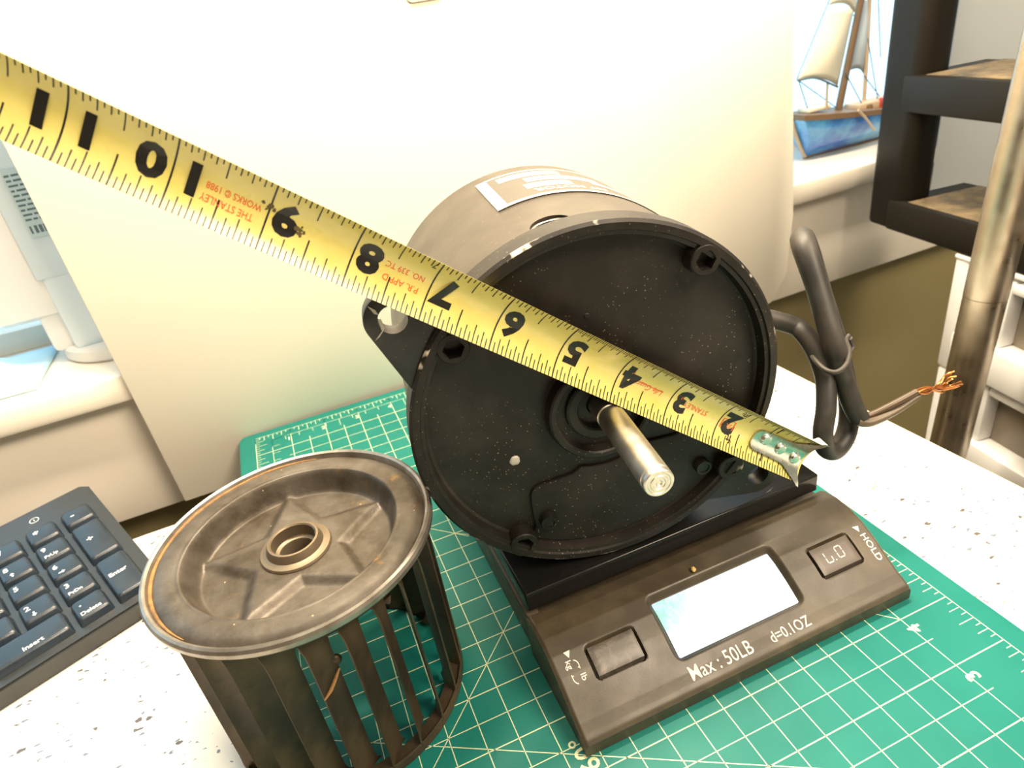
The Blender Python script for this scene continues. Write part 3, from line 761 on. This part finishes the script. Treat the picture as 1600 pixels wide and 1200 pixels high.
for k in range(22):
    t_, w_ = (9.02, .62) if k < 11 else (8.62, .47)
    t_ += random.gauss(0, .03); w_ += random.gauss(0, .025); s_ = random.uniform(.008, .03)
    pts = [(t_ + s_ * math.cos(a) * random.uniform(.6, 1.3), w_ + s_ * 1.3 * math.sin(a)) for a in np.linspace(0, 2 * PI, 8)[:-1]]
    q.add(pts, [tuple(range(7))])
q.build('grime_spot', lambda t_, w_: tpos(t_, w_, .00012), M['grime'], tp)
# hook: tongue riveted on the blade, flaring to a lip
def hookpt(t_, w_, lift=.0006): return tpos(t_, w_, lift)
V = []; F = []; rows = []
prof = [(1.26, .36, .60), (1.22, .29, .68), (1.14, .255, .715), (.60, .245, .735), (.45, .22, .76), (.30, .13, .85), (.15, .03, .94), (.03, -.05, 1.03), (-.03, -.07, 1.05)]
K = 12
for lift in (.0011, .0004):
    for (t_, a, b) in prof:
        for k in range(K + 1):
            u = k / K; w_ = a + (b - a) * u
            tt = t_ + (.13 * (4 * u * (1 - u)) if t_ < .1 else 0)
            wc_ = min(1, max(0, w_)); p_ = tpos(tt, w_, lift); 
            if w_ < 0 or w_ > 1: p_ = tpos(tt, w_, lift + SAG * 4 * w_ * (1 - w_))
            V.append(p_)
nr = len(prof); n1 = nr * (K + 1)
for i in range(nr - 1):
    for k in range(K):
        a = i * (K + 1) + k; F.append((a, a + 1, a + K + 2, a + K + 1)); F.append((n1 + a, n1 + a + K + 1, n1 + a + K + 2, n1 + a + 1))
for i in range(nr - 1):
    for k in (0, K): a = i * (K + 1) + k; F.append((a, a + K + 1, n1 + a + K + 1, n1 + a))
for k in range(K): a = k; F.append((a, n1 + a, n1 + a + 1, a + 1))
# lip turned away from the viewer
b0 = len(V); e = (nr - 1) * (K + 1)
for k in range(K + 1):
    p_ = np.array(V[e + k]); V.append(p_ + np.array(MM.to_3x3() @ Vector((.0008, .0070, -.0006)))); 
for k in range(K + 1):
    p_ = np.array(V[n1 + e + k]); V.append(p_ + np.array(MM.to_3x3() @ Vector((0, .0062, 0))))
for k in range(K):
    F.append((e + k, e + k + 1, b0 + k + 1, b0 + k)); F.append((n1 + e + k, b0 + K + 1 + k, b0 + K + 2 + k, n1 + e + k + 1)); F.append((b0 + k, b0 + k + 1, b0 + K + 2 + k, b0 + K + 1 + k))
hk = sharp(recalc(mk('hook', V, F, M['hook'], tp)), 40)
for t_, w_ in ((1.02, .56), (.64, .50), (.26, .44)):
    c_ = tpos(t_, w_, .0010); nrm = np.array(MM.to_3x3() @ Vector((0, -1, 0))); r_ = .0024
    o = lathe('rivet', [(r_ * 1.05, -.0006), (r_, .0008), (r_ * .78, .0013), (0, .0014)], M['rivet'], None, 24, 'Z')
    o.parent = hk; Q = Vector(nrm).to_track_quat('Z', 'Y').to_matrix().to_4x4(); Q.translation = Vector(c_); o.data.transform(wm(hk).inverted() @ Q)

# ------------------------------------------------------------------ blower wheel
bw = thing('blower_wheel', 'dirty brown metal blower wheel with upright blades standing on the mat', 'fan wheel', (-.2222, .0819, .0001))
ZT = .0885; RT = .0538
tips = [90.5 + 72 * k for k in range(5)]
def star(r, th):
    a = math.radians(((math.degrees(th) - tips[0] + 36) % 72) - 36); a = abs(a)
    Rt, Rn = .0365, .0172
    # edge from tip (Rt,0) to notch (Rn, 36deg)
    x0, y0 = Rt, 0; x1, y1 = Rn * math.cos(PI / 5), Rn * math.sin(PI / 5)
    nx_, ny_ = (y1 - y0), -(x1 - x0); L = math.hypot(nx_, ny_); nx_, ny_ = nx_ / L, ny_ / L
    return (r * math.cos(a) - x0) * nx_ + (r * math.sin(a) - y0) * ny_      # >0 outside
rings = sorted(set([.0128 + (.0385 - .0128) * k / 44 for k in range(45)] + [.0390, .0395, .040, .0405, .041, .042, .044, .046, .048, .0495, .0505]))
SEG = 200; V = []; F = []
def recess(r, th):
    z = ZT - .0098
    sgn = star(r, th); sg = sgn if True else 0
    z += .0023 * (1 - sst(-.0020, .0028, sg)) * (1 if r > .0 else 0)
    z += .0098 * sst(.0355, .0408, r) - .0023 * sst(.0355, .0408, r) * (1 - sst(-.0020, .0028, sg))
    if r > .0408: z = ZT - .0004 * ((r - .0445) / .004) ** 2 - (.0012 * sst(.0485, .0505, r))
    return z
for r in rings:
    for k in range(SEG):
        th = 2 * PI * k / SEG; V.append((r * math.cos(th), r * math.sin(th), recess(r, th)))
for i in range(len(rings) - 1):
    for k in range(SEG): F.append((i * SEG + k, i * SEG + (k + 1) % SEG, (i + 1) * SEG + (k + 1) % SEG, (i + 1) * SEG + k))
disc = mk('top_disc', V, F, M['wheel'], bw, True, world=False)
zr = ZT - .0098
lathe('hub', [(.0130, zr - .0006), (.0136, zr + .0026), (.0132, zr + .0034), (.0120, zr + .0036), (.0108, zr + .0040), (.0100, zr + .0062), (.0096, zr + .0070), (.0088, zr + .0071), (.0083, zr + .0066), (.0080, zr + .0020), (.0074, zr + .0016), (.0066, zr + .0014), (.0063, zr + .0006), (.0060, zr - .012), (.0060, zr - .022), (.0095, zr - .022), (.0095, zr - .004), (.0128, zr - .002)], M['hub'], bw, 72)
rp = [(.0502 * math.cos(a), .0502 * math.sin(a), ZT - .0014) for a in np.radians(np.linspace(72, 222, 60))]
tube('rust_ring', rp, [.0002, .0008, .0007, .0010, .0006, .0009, .0008, .0002], M['rust'], bw, 8, 0, world=False)
lathe('rolled_rim', [(.0505, ZT - .0024), (.0508, ZT - .0010), (.0514, ZT + .0002), (.0523, ZT + .0007), (.0532, ZT + .0003), (.0538, ZT - .0008), (.0537, ZT - .0026), (.0529, ZT - .0036), (.0515, ZT - .0036)], M['rim'], bw, 180, closed=True)
lathe('skirt_band', [(.0515, ZT - .0030), (.0505, ZT - .0060), (.0496, ZT - .0075), (.0488, ZT - .0075), (.0498, ZT - .0030)], M['blade'], bw, 160, closed=True)
lathe('bottom_ring', [(.0430, .0002), (.0492, .0002), (.0497, .0010), (.0495, .0042), (.0490, .0050), (.0480, .0036), (.0430, .0030)], M['blade'], bw, 160, closed=True)
NB = 24
def blade_mesh():
    V = []; F = []; zs = [.0028, .006, .010, .016, .030, .045, .060, .070, .0755, .0785, .0815]
    wd = [1.35, 1.12, 1.0, 1, 1, 1, 1, 1.0, 1.1, 1.3, 1.6]
    ncs = 7
    for s_ in (0, 1):
        for z, wv in zip(zs, wd):
            for j in range(ncs):
                u = j / (ncs - 1)
                # section in polar frame at angle 0: outer lip at r=.0490, leaning back inwards
                be = math.radians(-24 - 34 * u); L = .0092 * wv
                x = .0492 - L * u * math.cos(math.radians(28 + 10 * u)); y = (L * u) * math.sin(math.radians(22 + 24 * u))
                # keep the widened ends centred
                y -= (wv - 1) * .0022
                nxn, nyn = math.sin(math.radians(40)), math.cos(math.radians(40))
                V.append((x + s_ * .0007 * nxn, y + s_ * .0007 * nyn, z))
    n_ = len(zs) * ncs
    for i in range(len(zs) - 1):
        for j in range(ncs - 1):
            a = i * ncs + j; F.append((a, a + 1, a + ncs + 1, a + ncs)); F.append((n_ + a, n_ + a + ncs, n_ + a + ncs + 1, n_ + a + 1))
        for j in (0, ncs - 1): a = i * ncs + j; F.append((a, a + ncs, n_ + a + ncs, n_ + a))
    for j in range(ncs - 1):
        for i in (0, len(zs) - 1): a = i * ncs + j; F.append((a, a + 1, n_ + a + 1, n_ + a))
    return V, F
bv, bf = blade_mesh()
bl0 = mk('blade', bv, bf, M['blade'], bw, True, world=False); recalc(bl0); bl0.data.set_sharp_from_angle(angle=math.radians(45))
bl0.rotation_euler = (0, 0, math.radians(-64))
for k in range(1, NB):
    o = bl0.copy(); S.collection.objects.link(o); o.parent = bw; o.rotation_euler = (0, 0, math.radians(-64 + 360 / NB * k))
ca = math.radians(-94)
def bl_(x, y, z): return (x * math.cos(ca) - y * math.sin(ca), x * math.sin(ca) + y * math.cos(ca), z)
bm = bmesh.new(); bmesh.ops.create_icosphere(bm, subdivisions=2, radius=.0021)
for v in bm.verts: v.co = Vector(bl_(v.co.x * .7 + .0418, v.co.y + .0070, v.co.z * 1.1 + .0625))
from_bm('balance_clip', bm, M['blade'], bw, True)
tube('rust_band', [bl_(.0498, .0004, .0545), bl_(.0478, .0032, .0560), bl_(.0452, .0056, .0580), bl_(.0430, .0072, .0592)], [.0003, .0007, .0006, .0003], M['rust'], bw, 6, 4, world=False)

# ------------------------------------------------------------------ keyboard (local: x along rows, y up the rows, z off the key tops)
kb = thing('keyboard', 'black computer keyboard with its number pad beside the bladed wheel', 'keyboard', (-.38760, .24376, .0250), (0, 0, 0))
kr = Matrix.Rotation(.43911, 4, 'Z') @ Matrix.Rotation(.12678, 4, 'X'); kb.rotation_euler = kr.to_euler()
P_ = .01905
def ztab(x, y):                                  # local z of the table under a point
    R3 = kr.to_3x3(); up = R3.transposed() @ Vector((0, 0, 1)); return ((ZC + .0004) - .025 - (up.x * x + up.y * y)) / up.z
BX0, BX1, BY0, BY1 = -.090, .0528, -.0905, .0336
def cz(x, y): return max(ztab(x, y), -.0190)
o_ = [(BX0, BY0), (BX1 - .003, BY0), (BX1, BY0 + .003), (BX1, BY1 - .004), (BX1 - .004, BY1), (BX0, BY1)]
bm = bmesh.new()
top = [bm.verts.new((x, y, -.0045)) for x, y in o_]; bot = [bm.verts.new((x, y, max(ztab(x, y), -.020) + .0003)) for x, y in o_]
bm.faces.new(top); bm.faces.new(bot[::-1])
for k in range(6): bm.faces.new((top[k], bot[k], bot[(k + 1) % 6], top[(k + 1) % 6]))
bmesh.ops.recalc_face_normals(bm, faces=bm.faces)
bmesh.ops.bevel(bm, geom=[e for e in bm.edges if all(v.co.z > -.0046 for v in e.verts)], offset=.0012, segments=2, affect='EDGES')
case = from_bm('case', bm, M['case'], kb, True, 40)
for x in (-.075, .040):
    y = -.004; box('foot', x - .006, x + .006, y - .002, y + .002, ztab(x, y) + .0005, -.0185, M['case'], kb, world=False)
def key(cx, cy, w_, h_, legends, name='key'):
    bm = bmesh.new(); rings = []
    for z, ix in ((-.0048, .0008), (-.0015, .0016), (-.0003, .0023), (0, .0031)):
        ww, hh = w_ / 2 - ix, h_ / 2 - ix; r = .0012 if z < -.002 else .0016
        ring = [bm.verts.new((cx + x, cy + y + (.0003 if z > -.002 else 0), z)) for x, y in rr(-ww, ww, -hh, hh, r, 3)]
        rings.append(ring)
    for a, b in zip(rings, rings[1:]):
        for k in range(len(a)): bm.faces.new((a[k], a[(k + 1) % len(a)], b[(k + 1) % len(b)], b[k]))
    bm.faces.new(rings[-1])
    o = from_bm(name, bm, M['key'], kb, True, 50)
    if legends:
        q = Flat()
        for s_, lx, ly, sz in legends:
            if s_ in ('up', 'down', 'left', 'right'):
                a = {'right': 0, 'up': PI / 2, 'left': PI, 'down': -PI / 2}[s_]; c_, d_ = math.cos(a), math.sin(a)
                ar = [(-1, -.25), (.1, -.25), (.1, -.7), (1, 0), (.1, .7), (.1, .25), (-1, .25)]
                q.add([(cx + lx + sz * .5 * (c_ * x - d_ * y), cy + ly + sz * .5 * (d_ * x + c_ * y)) for x, y in ar], [(0, 1, 5, 6), (2, 3, 4)])
            else: q.text(s_, cx + lx, cy + ly, sz, 0, .02)
        q.build('legend', lambda x, y: (x, y, .00006), M['legend'], o, world=False)
    return o
kw = P_ - .0008
num = {(-1, -1): ('7', 'Home'), (0, -1): ('8', 'up'), (1, -1): ('9', 'PgUp'), (-1, -2): ('4', 'left'), (0, -2): ('5', None), (1, -2): ('6', 'right'), (-1, -3): ('1', 'End'), (0, -3): ('2', 'down'), (1, -3): ('3', 'PgDn')}
for (i, j), (a, b) in num.items():
    lg = [(a, -.0052, .0012, .0050)]
    if b in ('up', 'down', 'left', 'right'): lg.append((b, -.0022, -.0032, .0034))
    elif b: lg.append((b, -.0054, -.0050, .0032))
    key(i * P_, j * P_, kw, kw, lg)
key(-P_, 0, kw, kw, [('Num', -.0054, .0010, .0032), ('Lock', -.0054, -.0035, .0032)])
key(0, 0, kw, kw, [('/', -.003, -.001, .0055)])
key(P_, 0, kw, kw, [('*', -.0040, -.0010, .0070)])
key(2 * P_, 0, kw, kw, [('-', -.0035, -.0010, .0070)])
key(2 * P_, -1.5 * P_, kw, 2 * P_ - .0008, [('+', -.0040, -.0010, .0065)])
key(2 * P_, -3.5 * P_, kw, 2 * P_ - .0008, [('Enter', -.0056, .0000, .0042)])
key(-.5 * P_, -4 * P_, 2 * P_ - .0008, kw, [('0', -.0145, .0005, .0050), ('Insert', -.0035, -.0048, .0040)])
key(P_, -4 * P_, kw, kw, [('.', -.0045, .0020, .0060), ('Delete', -.0056, -.0050, .0036)])
lamp = Flat(); lamp.text('1', .5 * P_ + .009, .0205, .0030, 0, .01)
for k in range(20):
    a = 2 * PI * k / 20; b = 2 * PI * (k + 1) / 20; lamp.line((.5 * P_ + .0098 + .0024 * math.cos(a), .0216 + .0024 * math.sin(a)), (.5 * P_ + .0098 + .0024 * math.cos(b), .0216 + .0024 * math.sin(b)), .0004)
lamp.build('lamp_symbol', lambda x, y: (x, y, -.00443), M['legend'], case, world=False)

# ------------------------------------------------------------------ behind, left: white appliance and cloth on the sill
ap = thing('white_appliance', 'white plastic appliance with a printed label on the left sill', 'appliance', wp(-.36, .08, .0707))
wbox('body', -.405, -.318, .052, .115, .104, .42, M['white_plastic'], ap, .018)
wbox('label_panel', -.352, -.300, .0495, .0525, .135, .40, M['blue_white'], ap, .001)
lb = wbox('label_sticker', -.3415, -.300, .0478, .0493, .163, .206, M['label_paper'], ap)
q = Flat(); random.seed(3)
for k in range(10):
    z = .2025 - k * .0031; x = -.3405
    while x < -.302:
        l_ = random.uniform(.002, .006); q.rect(x, z - .0007, min(x + l_, -.301), z + .0006); x += l_ + .001
for k in range(14):
    x = -.3405 + k * .0027; q.rect(x, .1655, x + random.uniform(.0008, .002), .1705)
q.build('printed_text', lambda x, z: wp(x, .0477, z), M['label_ink'], lb)
wbox('stand_block', -.350, -.290, .050, .100, .080, .140, M['blue_white'], ap, .004)
wbox('stand_back', -.366, -.345, .060, .105, .080, .136, M['white_plastic'], ap, .004)
o = lathe('stand_foot', [(0, .0708), (.046, .0708), (.048, .073), (.048, .0800), (.046, .0826), (0, .0832)], M['white_plastic'], None, 64); o.parent = ap
o.data.transform(wm(ap).inverted() @ Matrix.Translation(Vector(wp(-.318, .085, 0))))
V = []; F = []; nu, nv = 40, 18
for j in range(nv + 1):
    for i in range(nu + 1):
        u, v_ = i / nu, j / nv; x = -.60 + .226 * u; d = .022 + .085 * v_
        z = .0716 + .027 * math.sin(PI * v_) ** .8 * (.62 + .25 * math.sin(13 * u + 7 * v_) + .13 * math.sin(31 * u - 9 * v_)) * min(1, 4 * (1 - u)) + .001
        V.append(wp(x, d, z))
for j in range(nv):
    for i in range(nu): a = j * (nu + 1) + i; F.append((a, a + 1, a + nu + 2, a + nu + 1))
cl = mk('folded_cloth', V, F, M['blue_cloth'], None, True); tag(cl, 'crumpled pale blue cloth on the sill under the appliance', 'cloth')
md = cl.modifiers.new('thickness', 'SOLIDIFY'); md.thickness = .0012

# ------------------------------------------------------------------ behind, right: model ship on the sill
sh = thing('model_ship', 'blue-hulled model sailing ship on the sill right of the board', 'model ship', wp(.39, .07, .0707))
def wq(px, py, d): return wp(*wray(px, py, d))
bow_t, bow_b = wray(1243, 186, .07), wray(1262, 243, .07)
dk = lambda u: .1140 + (.1020 - .1140) * min(1, u / .55) + (.013 * ((u - .55) / .45) ** 2 if u > .55 else 0)
V = []; F = []; NU, NV_ = 28, 12
x0, x1 = .309, .500
for i in range(NU + 1):
    u = i / NU
    half = .024 * (math.sin(PI * min(1, .08 + u * .92) ** .75) ** .6) * (1 if u < .7 else 1 - .25 * (u - .7) / .3) + .0012
    for j in range(NV_ + 1):
        s_ = j / NV_ * 2 - 1; a = abs(s_); v_ = 1 - a       # 0 at rail .. 1 at keel
        zt = dk(u); zk = .0722; z = zt + (zk - zt) * v_
        xo = x0 + (x1 - x0) * u + (.020 * v_ if u < .25 else 0) * (1 - u / .25 if u < .25 else 0)
        V.append(wp(xo, .07 + math.copysign(half * (1 - v_ ** 2.2), s_) if s_ else .07, z))
for i in range(NU):
    for j in range(NV_): a = i * (NV_ + 1) + j; F.append((a, a + 1, a + NV_ + 2, a + NV_ + 1))
F.append(tuple(range(NV_ + 1))); F.append(tuple(NU * (NV_ + 1) + j for j in range(NV_, -1, -1)))
sharp(recalc(mk('hull', V, F, M['ship_blue'], sh)), 60)
rail = []
dv = []; df = []
for i in range(NU + 1):
    u = i / NU; half = .024 * (math.sin(PI * min(1, .08 + u * .92) ** .75) ** .6) * (1 if u < .7 else 1 - .25 * (u - .7) / .3) + .0024; x = x0 - .001 + (x1 - x0) * u; z = dk(u)
    dv += [wp(x, .07 - half, z - .0010), wp(x, .07 - half, z + .0040), wp(x, .07 + half, z + .0040), wp(x, .07 + half, z - .0010)]
for i in range(NU):
    for k in range(4): df.append((i * 4 + k, i * 4 + (k + 1) % 4, i * 4 + 4 + (k + 1) % 4, i * 4 + 4 + k))
df += [(0, 1, 2, 3), tuple(NU * 4 + k for k in (3, 2, 1, 0))]
recalc(mk('deck', dv, df, M['ship_wood'], sh))
tube('stem_post', [wp(.3085, .07, .116), wp(.3155, .07, .096), wp(.3285, .07, .0735)], .0022, M['ship_tan'], sh, 8, 6)
tube('keel', [wp(.327, .07, .0728), wp(.40, .07, .0724), wp(.49, .07, .0724)], .0018, M['ship_wood'], sh, 8, 4)
mast = tube('mast', [wq(1310, 172, .07), wq(1345, 0, .07), wq(1362, -90, .07)], [.0036, .0032, .0026], M['ship_wood'], sh, 10, 4)
tube('mast', [wq(1349, 172, .075), wq(1356, 60, .075), wq(1362, -60, .075)], [.0020, .0018, .0015], M['ship_tan'], sh, 8, 4)
def sail(name, corners, mt, d, belly, nu=12, nv=12):
    P4 = [wray(*c, d) for c in corners]            # bl, br, tr, tl
    V = []; F = []
    for j in range(nv + 1):
        for i in range(nu + 1):
            u, v_ = i / nu, j / nv
            p = (P4[0] * (1 - u) + P4[1] * u) * (1 - v_) + (P4[3] * (1 - u) + P4[2] * u) * v_
            p = p.copy(); p[1] -= belly * math.sin(PI * u) * math.sin(PI * (.15 + .75 * v_)); p[2] += .004 * math.sin(PI * u) * (1 - v_)
            V.append(wp(*p))
    for j in range(nv):
        for i in range(nu): a = j * (nu + 1) + i; F.append((a, a + 1, a + nu + 2, a + nu + 1))
    o = mk(name, V, F, mt, sh, True); m_ = o.modifiers.new('thickness', 'SOLIDIFY'); m_.thickness = .0006; return o
sail('sail', [(1246, 126), (1309, 134), (1335, 12), (1294, 12)], M['sail'], .064, .008)
sail('sail', [(1295, 8), (1336, 20), (1352, -90), (1325, -90)], M['sail'], .064, .006)
sl_ = sail('sail', [(1323, 112), (1350, 116), (1360, 0), (1343, 0)], M['sail_grey'], .078, .006); sl_['label'] = 'grey sail'
for a, b in (((1245, 124), (1312, 172)), ((1245, 124), (1300, -10)), ((1295, 12), (1334, 24)), ((1262, 170), (1248, 126)), ((1320, 112), (1352, 172)), ((1356, 60), (1374, 172)), ((1372, -10), (1376, 90)), ((1350, 118), (1374, 150))):
    tube('rigging_line', [wq(*a, .066), wq(*b, .066)], .0005, M['rope'], sh, 5, 0)
tube('boom', [wq(1246, 126, .062), wq(1275, 122, .060), wq(1309, 136, .062)], .0010, M['rope'], sh, 6, 4)
wbox('cabin', .385, .440, .060, .080, .1050, .1130, M['ship_tan'], sh, .001)
tube('post', [wq(1293, 128, .062), wq(1291, 172, .062)], .0013, M['ship_tan'], sh, 6, 0)
wbox('deck_house', .322, .350, .062, .078, .1165, .1205, M['sail'], sh, .001)
lathe('deck_barrel', [(0, 0), (.003, 0), (.0036, .003), (.003, .006), (0, .006)], M['ship_wood'], sh, 12, off=tuple(wm(sh).inverted() @ Vector(wp(.398, .060, .1055))))
wbox('figure', .412, .419, .056, .062, .1055, .1150, M['red'], sh, .001)
an = tube('anchor_arm', [wq(1341, 172, .040), wq(1353, 185, .040), wq(1366, 203, .040)], .0011, M['ship_tan'], sh, 6, 2)

# ------------------------------------------------------------------ behind, right: drawer tower, black shelf unit on it, chrome pole
SA = math.radians(8)
def lf(px, py, off):                              # pixel -> local (y, z) on the furniture's left face
    n_ = np.array([math.cos(SA), -math.sin(SA), 0]); P = np.array([.3263, .33, 0]) + n_ * off; r = ray(px, py); q_ = CAM + r * (((P - CAM) @ n_) / (r @ n_))
    return (q_ - P) @ np.array([math.sin(SA), math.cos(SA), 0]), q_[2]
TZ = .0205
dw = thing('drawer_tower', 'white plastic drawer tower with smoky windows right of the chrome pole', 'drawers', (.3263, .33, FL), (0, 0, -SA))
def db(name, x0, x1, y0, y1, z0, z1, mt, parent=dw, bevel=.002): return box(name, x0, x1, y0, y1, z0 - FL, z1 - FL, mt, parent, bevel, world=False)
DY0, DY1 = -.330, -.097
db('corner_post', .001, .016, DY1 - .0155, DY1 - .0005, -.083, TZ, M['white_plastic'], bevel=.003)
db('corner_post', .0015, .016, DY1 - .0165, DY1 - .002, FL + .002, -.083, M['white_plastic'], bevel=.003)
db('corner_post', .001, .016, DY0, DY0 + .015, FL + .002, TZ, M['white_plastic'], bevel=.003)
db('back_panel', .078, .085, DY0, DY1 - .001, FL + .002, TZ - .002, M['white_plastic'])
db('side_panel', .016, .08, DY1 - .005, DY1 - .0015, FL + .002, TZ - .002, M['white_plastic'])
db('side_panel', .016, .08, DY0 + .001, DY0 + .004, FL + .002, TZ - .002, M['white_plastic'])
db('top_panel', .0, .086, DY0 - .002, DY1, TZ - .004, TZ + .001, M['white_plastic'])
zt = .0135; pitch = .0895
for k in range(8):
    z1 = zt - k * pitch; z0 = z1 - pitch + .006
    if z0 < FL + .01: break
    d = db('drawer', .012, .076, DY0 + .017, DY1 - .019, z0, z1, M['drawer_window'])
    fr = (-.0015, .012)
    db('front_rail', fr[0] - .006, .013, DY0 + .016, DY1 - .018, z0 - .002, z0 + .029, M['white_plastic'], d)
    db('front_stile', fr[0], .013, DY1 - .0580, DY1 - .018, z0 + .029, z1, M['white_plastic'], d)
    db('front_stile', fr[0], .013, DY0 + .016, DY0 + .034, z0 + .029, z1, M['white_plastic'], d)
    db('front_lip', fr[0], .013, DY0 + .034, DY1 - .058, z1 - .008, z1, M['white_plastic'], d)

su = thing('black_shelf_unit', 'dusty black plastic shelf unit standing on the white drawer tower', 'shelf', (.3263, .33, TZ + .0012), (0, 0, -SA))
def sb(name, x0, x1, y0, y1, z0, z1, mt, bevel=.002): return box(name, x0, x1, y0, y1, z0 - TZ - .0012, z1 - TZ - .0012, mt, su, bevel, world=False)
SY0 = -.34
def ring_post(name, y0, y1, x0, x1, z0, z1):
    pts = rr(x0, x1, y0, y1, .012, 8)
    return prism(name, pts, z0 - TZ - .0012, z1 - TZ - .0012, M['shelf'], su, .003)
ring_post('corner_post', -.034, .013, .001, .033, .0222, .42)
ring_post('corner_post', SY0, SY0 + .038, .001, .033, .0222, .42)
for z0, z1 in ((.0218, .0492), (.1235, .1525), (.2850, .3140)):
    s1 = sb('shelf_board', .0, .080, SY0 + .012, -.016, z0, z1, M['shelf'], .0025)
    V = []; F = []; nu, nv = 40, 10; random.seed(int(z1 * 1e4))
    sb('dust_layer', .004, .077, SY0 + .040, -.036, z1 + .0001, z1 + .0006, M['dust'], 0)

po = thing('chrome_pole', 'shiny chrome pole standing on the floor beyond the counter edge', 'pole', (.205, .150, FL))
pa, pb = np.array([.2197, .1435, -.088]), np.array([.2275, .1400, .20]); dirp = (pb - pa) / (pb - pa)[2]
p0 = pa + dirp * (FL - pa[2]); p1 = pa + dirp * (.85 - pa[2]); pj = pa + dirp * (.0385 - pa[2])
po.location = tuple(p0)
tube('lower_tube', [p0, pj - dirp * .0002], .0125, M['chrome'], po, 40, 0)
tube('upper_tube', [pj + dirp * .0002, p1], .0127, M['chrome'], po, 40, 0)
tube('joint_ring', [pj - dirp * .0006, pj + dirp * .0006], .0122, M['gap'], po, 40, 0)
